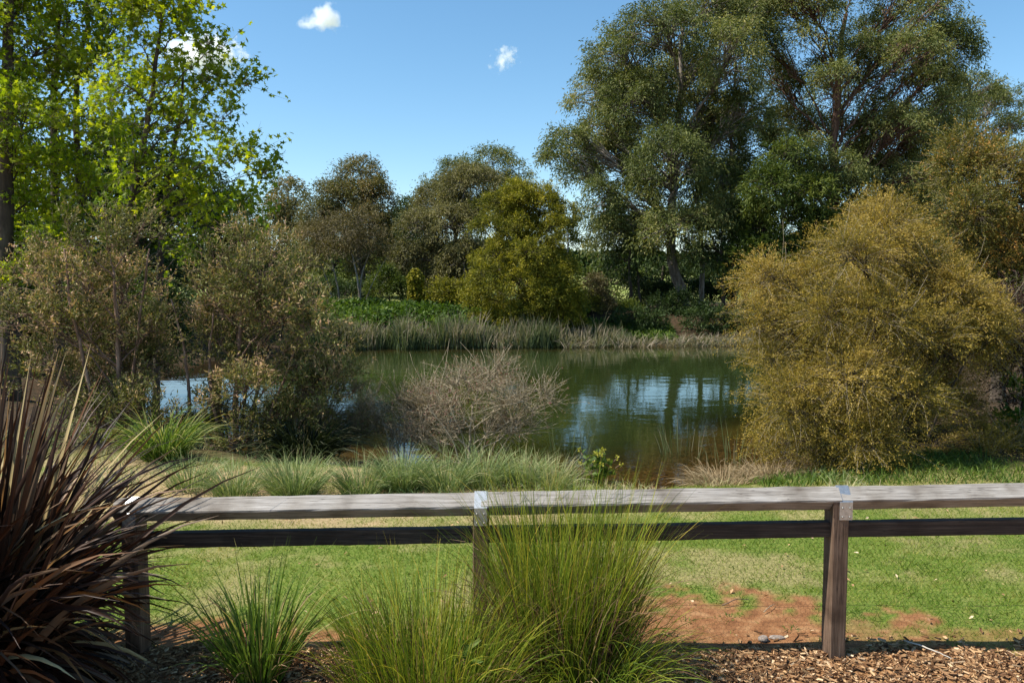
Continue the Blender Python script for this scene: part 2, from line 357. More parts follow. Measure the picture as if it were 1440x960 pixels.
c_bank = ramp(nt, [(.3, (.018, .016, .007)), (.5, (.042, .028, .014)), (.7, (.085, .05, .028))], nf).outputs['Color']  # reddish litter brown, with the missing tree shade darkened into the colour
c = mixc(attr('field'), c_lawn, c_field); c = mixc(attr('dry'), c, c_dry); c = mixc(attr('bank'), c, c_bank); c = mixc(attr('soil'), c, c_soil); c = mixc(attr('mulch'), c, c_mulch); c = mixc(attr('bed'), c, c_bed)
p = N.new('ShaderNodeBsdfPrincipled'); p.inputs['Roughness'].default_value = .95; p.inputs['Specular IOR Level'].default_value = .15
L.new(c, p.inputs['Base Color'])
b = N.new('ShaderNodeBump'); b.inputs['Strength'].default_value = .6; b.inputs['Distance'].default_value = .03; L.new(ng, b.inputs['Height']); L.new(b.outputs[0], p.inputs['Normal'])
L.new(p.outputs[0], out.inputs['Surface'])
g = mb.build('ground', m); tag(g, 'lawn, red soil and pond banks running back to a bright green field', None, None, 'structure')
bed = sstep(.30, -.05, sd) * sstep(19, 16, GY)
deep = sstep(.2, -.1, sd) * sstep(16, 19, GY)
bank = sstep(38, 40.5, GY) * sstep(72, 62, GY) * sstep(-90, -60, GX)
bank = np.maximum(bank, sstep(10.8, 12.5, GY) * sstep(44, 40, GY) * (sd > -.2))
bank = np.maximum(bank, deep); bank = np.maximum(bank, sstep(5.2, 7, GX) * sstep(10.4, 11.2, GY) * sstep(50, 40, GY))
field = sstep(54, 66, GY)
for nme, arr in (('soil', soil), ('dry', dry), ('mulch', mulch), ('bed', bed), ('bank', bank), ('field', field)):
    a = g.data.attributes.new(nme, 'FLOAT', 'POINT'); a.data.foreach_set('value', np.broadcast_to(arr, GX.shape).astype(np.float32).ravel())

# water
wx = np.linspace(-19, 19, 150); wy = np.linspace(10.2, 43, 170); WX, WY = np.meshgrid(wx, wy, indexing='ij')
dep = np.clip(ZW - terrain(WX, WY), 0, 3)
mb = MB(); idx = np.arange(WX.size).reshape(WX.shape)
mb.add(np.stack([WX, WY, np.full(WX.shape, ZW)], -1).reshape(-1, 3), np.stack([idx[:-1, :-1], idx[1:, :-1], idx[1:, 1:], idx[:-1, 1:]], -1).reshape(-1, 4), np.clip(dep, 0, 1).ravel(), 0, True)
m, nt, out = newmat('pond_water'); N = nt.nodes; L = nt.links
tco = N.new('ShaderNodeTexCoord'); mp = N.new('ShaderNodeMapping'); mp.inputs['Scale'].default_value = (1.0, 1.5, 1); L.new(tco.outputs['Object'], mp.inputs['Vector'])
n1 = N.new('ShaderNodeTexNoise'); n1.inputs['Scale'].default_value = 1.0; n1.inputs['Detail'].default_value = 3; L.new(mp.outputs[0], n1.inputs['Vector'])
n2 = N.new('ShaderNodeTexNoise'); n2.inputs['Scale'].default_value = 4.5; n2.inputs['Detail'].default_value = 2; L.new(mp.outputs[0], n2.inputs['Vector'])
ad = N.new('ShaderNodeMath'); ad.operation = 'MULTIPLY_ADD'; ad.inputs[1].default_value = .10; L.new(n2.outputs['Fac'], ad.inputs[0]); L.new(n1.outputs['Fac'], ad.inputs[2])
bp = N.new('ShaderNodeBump'); bp.inputs['Strength'].default_value = .30; bp.inputs['Distance'].default_value = .026; L.new(ad.outputs[0], bp.inputs['Height'])
fr = N.new('ShaderNodeFresnel'); fr.inputs['IOR'].default_value = 1.33; L.new(bp.outputs[0], fr.inputs['Normal'])
gl = N.new('ShaderNodeBsdfGlossy'); gl.inputs['Roughness'].default_value = .03; gl.inputs['Color'].default_value = (1, 1, 1, 1); L.new(bp.outputs[0], gl.inputs['Normal'])
tr = N.new('ShaderNodeBsdfTransparent'); tr.inputs['Color'].default_value = (.75, .68, .45, 1)
df = N.new('ShaderNodeBsdfDiffuse'); df.inputs['Color'].default_value = (.020, .030, .008, 1)
a = N.new('ShaderNodeAttribute'); a.attribute_name = 'tint'
mr = N.new('ShaderNodeMapRange'); mr.inputs['From Min'].default_value = .06; mr.inputs['From Max'].default_value = .50; mr.inputs['To Max'].default_value = .97; mr.interpolation_type = 'SMOOTHSTEP'; L.new(a.outputs['Fac'], mr.inputs['Value'])
m1 = N.new('ShaderNodeMixShader'); L.new(mr.outputs[0], m1.inputs['Fac']); L.new(tr.outputs[0], m1.inputs[1]); L.new(df.outputs[0], m1.inputs[2])
m2 = N.new('ShaderNodeMixShader'); L.new(fr.outputs[0], m2.inputs['Fac']); L.new(m1.outputs[0], m2.inputs[1]); L.new(gl.outputs[0], m2.inputs[2])
L.new(m2.outputs[0], out.inputs['Surface'])
tag(mb.build('water', m), 'still dark green pond water with a brown shallow edge', None, None, 'structure')

# ------------------------------------------------------------------ clouds
def cloud_mat(seed, dens, thr, sc=.085):
    m, nt, out = newmat('cloud_vapour'); N = nt.nodes; L = nt.links
    tc = N.new('ShaderNodeTexCoord')
    n = N.new('ShaderNodeTexNoise'); n.noise_dimensions = '4D'; n.inputs['W'].default_value = seed; n.inputs['Scale'].default_value = sc; n.inputs['Detail'].default_value = 5; n.inputs['Roughness'].default_value = .6
    L.new(tc.outputs['Object'], n.inputs['Vector'])
    a = N.new('ShaderNodeVectorMath'); a.operation = 'SUBTRACT'; a.inputs[1].default_value = (.5, .5, .5); L.new(tc.outputs['Generated'], a.inputs[0])
    ln = N.new('ShaderNodeVectorMath'); ln.operation = 'LENGTH'; L.new(a.outputs[0], ln.inputs[0])
    x = N.new('ShaderNodeMath'); x.operation = 'MULTIPLY_ADD'; x.inputs[1].default_value = -.9; L.new(ln.outputs['Value'], x.inputs[0]); L.new(n.outputs['Fac'], x.inputs[2])
    y = N.new('ShaderNodeMapRange'); y.inputs['From Min'].default_value = thr; y.inputs['From Max'].default_value = thr + .16; y.inputs['To Max'].default_value = dens; L.new(x.outputs[0], y.inputs['Value'])
    v = N.new('ShaderNodeVolumePrincipled'); v.inputs['Color'].default_value = (1, 1, 1, 1); v.inputs['Anisotropy'].default_value = .2; L.new(y.outputs[0], v.inputs['Density'])
    L.new(v.outputs[0], out.inputs['Volume']); return m
def cloud(px, py, w, h, label, seed, dens, thr, rot=0, sc=.085):
    Y = 700.0; c = W(px, py, Y); k = Y / F
    o = MB(); nn = 14
    th = np.linspace(0, np.pi, nn); ph = np.linspace(0, 2 * np.pi, 25)[:-1]
    TH, PH = np.meshgrid(th, ph, indexing='ij')
    V = np.stack([np.sin(TH) * np.cos(PH) * w / 2 * k, np.sin(TH) * np.sin(PH) * w * .35 * k, np.cos(TH) * h / 2 * k], -1)
    i = np.arange(V.shape[0] * V.shape[1]).reshape(V.shape[:2])
    o.add(V.reshape(-1, 3), np.stack([i[:-1], i[1:], np.roll(i[1:], -1, 1), np.roll(i[:-1], -1, 1)], -1).reshape(-1, 4), .5, 0, True)
    ob = o.build('cloud', cloud_mat(seed, dens, thr, sc)); ob.location = c; ob.rotation_euler = (0, R(rot), 0)
    tag(ob, label, 'cloud', 'small clouds in the blue sky')
cloud(455, 28, 92, 46, 'small white puffy cloud, the solid one near the top of the sky', 1.3, .16, .25, -12)
cloud(708, 84, 90, 62, 'thin broken wispy cloud near the tall gum trees', 4.1, .14, .35, -48, .15)
cloud(285, 78, 170, 90, 'white cloud seen through the leaves of the bright green maples', 7.7, .14, .24)

# ------------------------------------------------------------------ trees and shrubs
def lobes_px(Y, lst, rng, depth=1.0):
    out = []
    cx = np.mean([l[0] for l in lst]); hw = max(abs(l[0] - cx) for l in lst) * Y / F + .01
    for l in lst:
        px, py, rx, ry = l[:4]
        k = Y / F; off = (px - cx) * k / hw
        room = math.sqrt(max(0.05, 1 - off * off)) * hw * depth
        dy = l[4] if len(l) > 4 else rng.uniform(-.7, .7) * room
        c = W(px, py, Y + dy); kk = (Y + dy) / F
        out.append((c, np.array([rx * kk, .5 * (rx + ry) * kk, ry * kk])))
    return out

def crown_and_limbs(rng, lob, trunk_pts, trunk_r, st):
    """st: s spray length, dens, ntw twigs per spray, nlf leaves per twig, spread, droop, L, Wd leaf size, shape, jit, ldroop, up, upb,
    twig: draw the twigs (radius), zlow: how far round the underside, tip: tint added towards the twig tip"""
    crown = MB(); wood = MB()
    tp = np.asarray(trunk_pts, float); tr_ = np.asarray(trunk_r, float)
    lens = np.concatenate([[0], np.cumsum(np.linalg.norm(np.diff(tp, axis=0), axis=1))]); tt = lens / lens[-1]
    lc0, lc1, lc2, lr = [], [], [], []
    s0, s1, s2, sr = [], [], [], []
    for c, r in lob:
        # limb from the trunk to the middle of this clump
        zs = np.interp(np.linspace(0, 1, 40), tt, tp[:, 2]); xs = np.interp(np.linspace(0, 1, 40), tt, tp[:, 0]); ys = np.interp(np.linspace(0, 1, 40), tt, tp[:, 1])
        hd = np.hypot(xs - c[0], ys - c[1])
        want = c[2] - hd * st.get('rise', .8)
        i = int(np.argmin(np.abs(zs - want) + .15 * hd)); i = max(i, st.get('fork', 8))
        a = np.array([xs[i], ys[i], zs[i]]); ra = np.interp(i / 39, tt, tr_)
        mid = (a + c) / 2 + np.array([0, 0, .12 * np.linalg.norm(c - a)]) + rng.normal(size=3) * .07 * np.linalg.norm(c - a)
        end = c + np.array([0, 0, .3 * r[2]])
        rl = min(ra * .6, max(.012, .035 * np.mean(r) * st.get('limbk', 1)))
        lc0.append(a); lc1.append(mid); lc2.append(end); lr.append(rl)
        s = st['s']
        area = math.pi * (r[0] * r[2] + r[0] * r[1] + r[1] * r[2]) / 3
        n = max(4, int(st['lai'] * rng.uniform(*st.get('vary', (.7, 1.3))) * area / (.55 * st['L'] * st['Wd'] * st['ntw'] * st['nlf'])))
        d = nrm(rng.normal(size=(n, 3))); zl = st.get('zlow', -.5)
        d[:, 2] = np.where(d[:, 2] < zl, -d[:, 2], d[:, 2])
        rad = rng.uniform(.45, 1.0, n) ** .6
        sc = c + r * d * rad[:, None]
        outd = nrm(d / r * np.mean(r) + np.array([0, 0, st.get('upb', .35)]))
        t0 = rng.uniform(.45, 1.0, n)[:, None]
        q0 = bez(a[None], mid[None], end[None], t0)
        s0.append(q0); s2.append(sc); s1.append((q0 + sc) / 2 + rng.normal(size=(n, 3)) * .1 * s + np.array([0, 0, .12]) * np.linalg.norm(sc - q0, axis=1)[:, None]); sr.append(np.full(n, min(rl * .4, st.get('br', .02))))
        ntw = st['ntw']; nlf = st['nlf']
        td = nrm(np.repeat(outd, ntw, 0) + rng.normal(size=(n * ntw, 3)) * st['spread'])
        tl = s * rng.uniform(.55, 1.25, n * ntw)[:, None]
        p0 = np.repeat(sc - outd * s * .25, ntw, 0)
        p1 = p0 + td * tl * .55; p2 = p0 + td * tl + np.array([0, 0, -1.0]) * st['droop'] * tl
        t = rng.uniform(.12, 1.0, (n * ntw, nlf, 1)) ** .85
        P = bez(p0[:, None], p1[:, None], p2[:, None], t)
        Tn = nrm(2 * (1 - t) * (p1 - p0)[:, None] + 2 * t * (p2 - p1)[:, None])
        P = P + rng.normal(size=P.shape) * st['jit']
        D = Tn * st.get('along', .7) + rng.normal(size=P.shape) * st.get('rnd', .5) + np.array([0, 0, -1.0]) * st['ldroop']
        ti = np.repeat(rng.uniform(0, 1, n), ntw)[:, None] * .5 + rng.uniform(0, 1, (n * ntw, nlf)) * .5 + st.get('tip', 0) * (t[..., 0] - .6) + st.get('tb', 0) + rng.uniform(-.16, .16)
        K = P.shape[0] * P.shape[1]
        leaves(crown, rng, P.reshape(-1, 3), D.reshape(-1, 3), st['L'] * rng.uniform(.5, 1.3, K), st['Wd'] * rng.uniform(.7, 1.2, K), st['shape'], np.clip(ti, 0, 1).ravel(), st.get('up', .3))
        if st.get('twig', 0) > 0:
            q = np.linspace(0, 1, 4)[None, :, None]
            Cv = bez(p0[:, None], p1[:, None], p2[:, None], q); Cv = Cv + rng.normal(size=Cv.shape) * .02 * s
            keep = rng.random(len(Cv)) < st.get('twigshare', 1)
            tubes(wood, Cv[keep], np.broadcast_to(np.linspace(st['twig'], st['twig'] * .35, 4), Cv[keep].shape[:2]), 3, .5, 1)
            nb = int(st.get('bare', 0) * n)
            if nb:
                i_ = rng.integers(0, n, nb); o_ = nrm(outd[i_] + rng.normal(size=(nb, 3)) * .5); e0 = sc[i_] - o_ * s * .5; ln_ = s * rng.uniform(.7, 1.5, nb)[:, None]
                for br_ in range(3):
                    e2 = e0 + o_ * ln_ + (rng.normal(size=(nb, 3)) * .35 * ln_ if br_ else 0); e1 = (e0 + e2) / 2 + rng.normal(size=(nb, 3)) * .08 * s
                    Cb = bez(e0[:, None], e1[:, None], e2[:, None], np.linspace(0, 1, 5)[None, :, None]) + rng.normal(size=(nb, 5, 3)) * .02 * s
                    tubes(wood, Cb, np.broadcast_to(np.linspace(st['twig'] * 1.9, st['twig'] * .5, 5), (nb, 5)), 4, .5, 1)
    q = np.linspace(0, 1, 9)[None, :, None]
    A0, A1, A2 = (np.array(k)[:, None] for k in (lc0, lc1, lc2)); lr = np.array(lr)
    Cv = bez(A0, A1, A2, q); Cv[:, 1:-1] += rng.normal(size=Cv[:, 1:-1].shape) * .018 * np.linalg.norm(A2 - A0, axis=-1)[..., None]
    tubes(wood, Cv, lr[:, None] * np.linspace(1, .35, 9)[None], 6)
    q = np.linspace(0, 1, 6)[None, :, None]
    B0, B1, B2, sr = (np.concatenate(k) for k in (s0, s1, s2, sr))
    Cv = bez(B0[:, None], B1[:, None], B2[:, None], q); Cv[:, 1:-1] += rng.normal(size=Cv[:, 1:-1].shape) * .02 * np.linalg.norm(B2 - B0, axis=-1)[:, None, None]
    tubes(wood, Cv, sr[:, None] * np.linspace(1, .4, 6)[None], 4)
    return crown, wood

def smooth_path(pts, rad, n=16, rng=None, wob=0.0):
    pts = np.asarray(pts, float); t = np.linspace(0, 1, len(pts)); q = np.linspace(0, 1, n)
    o = np.stack([np.interp(q, t, pts[:, i]) for i in range(3)], -1)
    for _ in range(2): o[1:-1] = (o[:-2] + 2 * o[1:-1] + o[2:]) / 4
    if rng is not None: o[1:-1] += rng.normal(size=(n - 2, 3)) * wob * np.array([1, 1, .3])
    return o, np.interp(q, t, rad)

def tree(name, label, cat, group, Y, base_px, lob, trunk, tr, st, leaf, bark, seed, twigmat='twig_pale', depth=1.0, extra=(), base_y=None):
    """trunk: photo points (px, py) the main stem passes; tr: radii (m) at ground and top; extra: further stems"""
    rng = np.random.default_rng(seed)
    b = G(base_px, Y) if base_y is None else np.array([W(base_px, 480, Y)[0], Y, base_y])
    pts = [b - np.array([0, 0, .3])] + [W(x, y, Y) for x, y in trunk]
    P, r = smooth_path(pts, np.linspace(tr[0], tr[1], len(pts)), 18, rng, tr[0] * .12)
    r = r * (1 + .5 * np.exp(-np.linspace(0, 18, 18)))
    lo = lobes_px(Y, lob, rng, depth)
    crown, wood = crown_and_limbs(rng, lo, P, r, st)
    tubes(wood, P, r, 9)
    for e in extra:
        q = e[0]; w0 = G(q[0], Y + e[3] if len(e) > 3 else Y) - np.array([0, 0, .2])
        pp = [w0] + [W(x, y, Y + (e[3] if len(e) > 3 else 0)) for x, y in q[1]]
        P2, r2 = smooth_path(pp, np.linspace(e[1], e[2], len(pp)), 12, rng, e[1] * .25)
        tubes(wood, P2, r2, 6)
    root = thing(name, b, label, cat, group)
    wood.build('trunk', [M[bark], M[twigmat]], root, b)
    crown.build('crown', M[leaf], root, b)
    return root

EUC = dict(s=.95, lai=4.2, ntw=7, nlf=13, spread=.75, droop=.35, L=.24, Wd=.068, shape='lance', jit=.15, ldroop=.45, up=.15, upb=.5, zlow=-.45, rise=.9, br=.035, fork=12, limbk=1.3)
WISP = dict(EUC, s=1.0, lai=2.6, nlf=8, L=.22, Wd=.05, jit=.12, br=.02)
WATTLE = dict(s=.75, lai=6.5, ntw=6, nlf=10, spread=.8, droop=.1, L=.20, Wd=.07, shape='lance', jit=.07, ldroop=.05, up=.2, upb=.4, zlow=-.7, rise=.5, br=.02, fork=4, tip=.35)
FAR = dict(EUC, s=1.3, lai=5, ntw=5, nlf=8, L=.42, Wd=.12, jit=.2)

GT = 'tall eucalyptus trees across the pond'
tree('eucalyptus_tree', 'huge dense grey-green gum tree with drooping clumps, leftmost of the tall trees', 'tree', GT, 50, 958,
     [(930, 45, 65, 40), (870, 85, 48, 45), (990, 25, 60, 45), (835, 140, 42, 45), (900, 150, 58, 55), (965, 120, 58, 55), (1030, 95, 42, 70), (800, 215, 34, 40), (865, 235, 55, 50), (945, 235, 58, 55), (1010, 210, 45, 60),
      (842, 290, 32, 40), (880, 330, 52, 42), (955, 330, 55, 48), (1005, 320, 40, 50), (788, 225, 22, 26), (850, 185, 40, 40), (1040, 30, 50, 40), (905, 280, 48, 42), (1000, 265, 44, 44), (856, 335, 34, 36), (920, 330, 48, 40), (985, 362, 36, 20), (1040, 270, 34, 50), (930, 190, 50, 42), (990, 165, 46, 42), (1045, 170, 34, 50), (885, 130, 44, 36), (815, 240, 30, 26), (1045, 330, 34, 44)],
     [(962, 420), (940, 350), (950, 250), (955, 150), (960, 40)], (.42, .10), EUC, 'lf_euc', 'bark_grey', 101, extra=[((985, [(990, 400), (985, 300), (975, 200), (985, 110)]), .20, .07, 1.5), ((1035, [(1033, 380), (1025, 240), (1035, 90)]), .2, .08, 3)])
tree('eucalyptus_tree', 'tall open gum tree with thick reddish trunk and forking bare limbs', 'tree', GT, 53, 1168,
     [(1125, 5, 60, 32), (1195, -10, 70, 35), (1285, 10, 55, 38), (1335, 65, 36, 28), (1255, 80, 55, 32), (1100, 130, 32, 30), (1175, 140, 45, 32), (1295, 125, 45, 32), (1235, 190, 55, 32), (1095, 205, 26, 32), (1265, 245, 62, 34), (1205, 262, 40, 26), (1305, 190, 36, 30), (1150, 215, 24, 20), (1320, 15, 36, 26), (1225, 120, 46, 34), (1150, 60, 40, 34), (1270, 180, 46, 34), (1215, 225, 46, 30), (1290, 260, 50, 36), (1130, 255, 36, 30), (1235, 45, 44, 30), (1070, 60, 40, 34), (1290, 70, 40, 30), (1080, 110, 34, 40), (1105, 175, 34, 32), (1062, 195, 30, 40), (1150, 105, 34, 24), (1085, 10, 40, 30), (1345, 45, 30, 18), (1350, 85, 28, 14), (1210, 70, 36, 24), (1320, 110, 36, 20), (1160, 180, 30, 20), (1200, 170, 34, 22), (1130, 210, 30, 24), (1240, 155, 36, 24), (1255, 215, 40, 24), (1175, 110, 32, 22), (1110, 270, 34, 30), (1180, 240, 34, 22), (1110, 235, 34, 30), (1180, 285, 44, 28), (1270, 290, 50, 30), (1330, 150, 34, 24)],
     [(1168, 400), (1169, 300), (1172, 200), (1180, 120), (1190, 20)], (.50, .12), dict(EUC, lai=4.0, limbk=1.25, rise=1.1, vary=(.5, 1.4)), 'lf_euc', 'bark_red', 102,
     extra=[])
tree('eucalyptus_tree', 'smaller gum tree with flat spreading top behind the orange-tipped paperbark', 'tree', GT, 62, 1345,
     [(1365, 125, 42, 22), (1335, 165, 42, 32), (1400, 150, 46, 26), (1425, 185, 40, 26), (1340, 215, 50, 35), (1400, 230, 50, 40), (1290, 280, 50, 40), (1350, 290, 60, 40)],
     [(1345, 350), (1350, 240), (1362, 150)], (.35, .1), dict(EUC, limbk=2), 'lf_euc', 'bark_grey', 103)
tree('feathery_tree', 'dark green feathery tree under the forking gum limbs', 'tree', None, 45, 1095,
     [(1105, 225, 34, 30), (1080, 265, 34, 36), (1140, 275, 36, 34), (1110, 315, 48, 36), (1062, 320, 28, 45), (1155, 320, 34, 28), (1085, 365, 44, 36), (1040, 375, 30, 35), (1130, 365, 40, 35), (1170, 350, 30, 30)],
     [(1095, 380), (1100, 300), (1105, 230)], (.16, .04), dict(WATTLE, s=.85, lai=5, L=.26, Wd=.075, upb=.1, droop=.3), 'lf_green', 'bark_dark', 104)
GS = 'slim trees in the shade of the tall gums'
for i, (px, Y, tp, lb) in enumerate([(886, 49, 370, 'slim shaded tree with a pair of thin dark stems near the pale grey bush'), (1016, 46, 350, 'slim shaded tree with straight dark stem beside the feathery tree'), (1047, 47, 355, 'slim shaded tree half hidden behind the golden bush edge')]):
    tree('slim_tree', lb, 'tree', GS, Y, px, [(px - 18, tp, 30, 24), (px + 16, tp - 18, 30, 24), (px + 4, tp - 45, 30, 28), (px - 8, tp + 22, 34, 14)], [(px + 2, 410), (px - 2, tp), (px + 3, tp - 50)], (.13, .04),
         dict(EUC, lai=2.2, fork=24), 'lf_dark', 'bark_dark', 110 + i, extra=[((px + 13, [(px + 13, 400), (px + 8, tp)]), .10, .04)] if i == 0 else ())
_r = np.random.default_rng(77); _w = []
for _k in range(64):
    _v = _r.random(); _y = 272 + 188 * _v; _h = np.interp(_v, [0, .15, .35, .6, .85, 1], [28, 58, 78, 84, 88, 84]); _c = np.interp(_v, [0, .4, 1], [738, 735, 748])
    _a = _r.uniform(-1, 1); _w.append((_c + _a * _h, _y, _r.uniform(12, 34), _r.uniform(9, 22), -_r.uniform(.55, 1) * 2.9 * _h / 85 * math.sqrt(max(.05, 1 - _a * _a)) if _k % 4 else _r.uniform(.2, 1) * 2.5 * _h / 85))
tree('wattle_tree', 'big dense rounded yellow-green wattle at the water edge', 'tree', None, 43, 745, _w + [(735, 350, 50, 50, .3), (745, 420, 64, 46, .3), (740, 300, 30, 24, .3)],
     [(745, 400), (742, 330), (738, 290)], (.25, .05), dict(WATTLE, lai=4.2, s=.5, L=.14, Wd=.05, nlf=14), 'lf_wattle', 'bark_dark', 120)
tree('grey_gum_tree', 'broad weeping grey-green gum rising behind the ivy-covered stump', 'tree', None, 58, 640,
     [(620, 290, 44, 36), (660, 265, 48, 34), (590, 325, 34, 34), (640, 325, 48, 40), (690, 300, 38, 34), (610, 365, 40, 34), (660, 370, 46, 36), (570, 370, 26, 32), (640, 400, 44, 24), (600, 400, 32, 20)],
     [(640, 400), (640, 330), (655, 265)], (.3, .08), dict(EUC, lai=5.5, droop=.5, L=.26), 'lf_euc_grey', 'bark_grey', 121)
tree('open_gum_tree', 'sparse gum with thin spreading branches above the yellow-green wattle', 'tree', None, 66, 705,
     [(690, 224, 36, 14), (722, 240, 22, 16), (648, 236, 30, 14), (668, 250, 30, 16), (710, 262, 26, 18), (735, 255, 12, 14), (610, 262, 18, 14)],
     [(705, 380), (700, 310), (695, 240)], (.25, .07), dict(EUC, lai=3.6, limbk=2), 'lf_euc', 'bark_grey', 122)
tree('brown_gum_tree', 'rusty brown-green gum with pale upper limbs across the pond', 'tree', None, 60, 510,
     [(505, 245, 34, 22), (470, 275, 32, 28), (525, 285, 26, 36), (495, 285, 36, 32), (450, 305, 26, 28), (530, 330, 24, 36), (480, 325, 36, 30), (440, 340, 26, 26), (520, 370, 30, 26)],
     [(512, 400), (500, 340), (512, 300), (508, 250)], (.30, .07), dict(EUC, lai=5), 'lf_gum_brown', 'bark_dark', 123)
tree('small_gum_tree', 'small round-headed gum against the sky beside the maples', 'tree', None, 78, 405,
     [(405, 270, 22, 20), (392, 292, 22, 18), (420, 292, 20, 20), (405, 310, 26, 18), (385, 325, 30, 22), (425, 330, 26, 24)], [(406, 360), (406, 300), (405, 270)], (.25, .07), dict(FAR, lai=4), 'lf_gum_brown', 'bark_grey', 124)
tree('dark_round_tree', 'dark rounded tree between the rusty gum and the weeping gum', 'tree', None, 84, 572,
     [(575, 296, 20, 18), (560, 318, 22, 22), (585, 325, 22, 24), (565, 350, 28, 26), (545, 345, 22, 30)], [(572, 360), (572, 300)], (.3, .1), FAR, 'lf_dark', 'bark_dark', 125)
GW = 'wispy brown trees on the far bank'
tree('wispy_tree', 'wispy brown tree with slender forked pale grey trunk', 'tree', GW, 46, 507,
     [(485, 335, 26, 18), (525, 338, 26, 18), (505, 312, 34, 18), (540, 352, 18, 12), (475, 358, 18, 12), (505, 350, 22, 14)], [(506, 415), (502, 385), (494, 355), (488, 335)], (.075, .03), dict(WISP, fork=26, limbk=.8), 'lf_wispy', 'bark_grey', 126, extra=[((507, [(506, 410), (508, 385), (518, 360), (530, 335)]), .07, .02), ((512, [(514, 420), (530, 385), (545, 360)]), .035, .012)])
tree('wispy_tree', 'wispy brown tree with thin leaning stem, nearest the left shrubs', 'tree', GW, 47, 480,
     [(445, 335, 30, 20), (470, 320, 28, 18), (440, 358, 26, 14), (470, 350, 22, 14), (425, 375, 20, 12)], [(477, 415), (470, 380), (460, 345)], (.07, .025), dict(WISP, fork=24, limbk=.8), 'lf_wispy', 'bark_grey', 127, extra=[((468, [(466, 410), (455, 380), (442, 350)]), .05, .015)])
# the shaded second row that closes the view under the tall crowns
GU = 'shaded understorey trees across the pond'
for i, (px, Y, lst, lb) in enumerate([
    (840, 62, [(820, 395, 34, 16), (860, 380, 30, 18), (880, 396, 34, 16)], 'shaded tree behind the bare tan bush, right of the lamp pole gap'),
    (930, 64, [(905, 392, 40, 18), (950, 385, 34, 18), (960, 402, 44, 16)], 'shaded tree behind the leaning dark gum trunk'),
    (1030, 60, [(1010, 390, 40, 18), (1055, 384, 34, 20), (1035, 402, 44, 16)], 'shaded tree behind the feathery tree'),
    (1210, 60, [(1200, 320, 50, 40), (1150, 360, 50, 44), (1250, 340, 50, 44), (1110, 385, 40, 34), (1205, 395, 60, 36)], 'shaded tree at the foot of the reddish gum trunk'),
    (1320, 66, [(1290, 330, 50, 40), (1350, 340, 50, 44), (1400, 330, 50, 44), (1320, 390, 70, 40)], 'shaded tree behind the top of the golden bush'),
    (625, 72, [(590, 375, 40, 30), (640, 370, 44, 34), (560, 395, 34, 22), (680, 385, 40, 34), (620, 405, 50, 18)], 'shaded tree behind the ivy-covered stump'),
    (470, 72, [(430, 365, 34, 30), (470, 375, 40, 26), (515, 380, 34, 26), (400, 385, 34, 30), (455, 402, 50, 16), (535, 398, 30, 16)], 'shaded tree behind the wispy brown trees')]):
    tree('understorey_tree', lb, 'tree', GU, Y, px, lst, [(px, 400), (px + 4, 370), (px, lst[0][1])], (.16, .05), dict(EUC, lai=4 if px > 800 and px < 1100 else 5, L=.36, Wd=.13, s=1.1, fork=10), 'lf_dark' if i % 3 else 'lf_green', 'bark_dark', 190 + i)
# behind the maples
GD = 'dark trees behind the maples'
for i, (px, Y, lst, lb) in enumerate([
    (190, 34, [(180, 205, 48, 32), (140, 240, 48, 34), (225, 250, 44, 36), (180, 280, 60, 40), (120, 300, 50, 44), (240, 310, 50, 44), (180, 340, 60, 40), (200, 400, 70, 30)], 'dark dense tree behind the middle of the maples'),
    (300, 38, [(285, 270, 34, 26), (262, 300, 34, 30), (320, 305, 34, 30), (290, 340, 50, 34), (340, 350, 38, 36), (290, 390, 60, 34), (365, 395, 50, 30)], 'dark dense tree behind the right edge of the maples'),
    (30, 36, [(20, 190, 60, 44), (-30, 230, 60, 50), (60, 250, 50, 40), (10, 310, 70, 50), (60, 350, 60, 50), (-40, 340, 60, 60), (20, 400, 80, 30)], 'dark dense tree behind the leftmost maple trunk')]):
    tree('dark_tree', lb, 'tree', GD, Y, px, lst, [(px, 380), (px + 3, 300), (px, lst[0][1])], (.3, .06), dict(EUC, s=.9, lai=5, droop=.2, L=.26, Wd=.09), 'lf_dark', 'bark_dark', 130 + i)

# maples with star-shaped young leaves
MAPLE = dict(s=.7, lai=3.7, ntw=5, nlf=9, spread=.75, droop=.12, L=.105, Wd=.12, shape='star', jit=.07, ldroop=.25, up=.45, upb=.5, zlow=-.6, rise=1.1, br=.014, fork=10, along=.4, rnd=.7, tip=.25, limbk=1.2, twig=.004)
GM = 'bright green maples beside the pond'
tree('maple_tree', 'bright green maple with the thickest dark trunk, leftmost in the row', 'tree', GM, 17, 8,
     [(-40, 60, 60, 50), (20, 30, 55, 45), (60, 80, 50, 40), (-20, 140, 60, 45), (40, 160, 50, 36), (-10, 220, 60, 36), (50, 235, 45, 30), (20, 290, 50, 26), (-30, -40, 70, 50), (50, -50, 60, 50), (60, 330, 40, 24), (5, 345, 36, 20), (35, 375, 34, 20), (90, 365, 30, 18), (-20, 395, 40, 22)],
     [(10, 300), (8, 150), (14, 0), (10, -100)], (.20, .05), MAPLE, 'lf_maple', 'bark_dark', 140)
tree('maple_tree', 'bright green maple with twin thin trunks, second from the left', 'tree', GM, 18.5, 82,
     [(100, 40, 50, 40), (75, 110, 45, 36), (130, 100, 45, 36), (100, 170, 50, 34), (140, 200, 42, 30), (90, 240, 44, 28), (130, 270, 42, 26), (110, -30, 60, 44), (170, 30, 45, 36), (110, 320, 44, 22)],
     [(78, 300), (74, 170), (82, 50), (90, -70)], (.11, .03), MAPLE, 'lf_maple', 'bark_dark', 141, extra=[((130, [(112, 300), (100, 150), (128, 20), (130, -60)]), .10, .03, .5)])
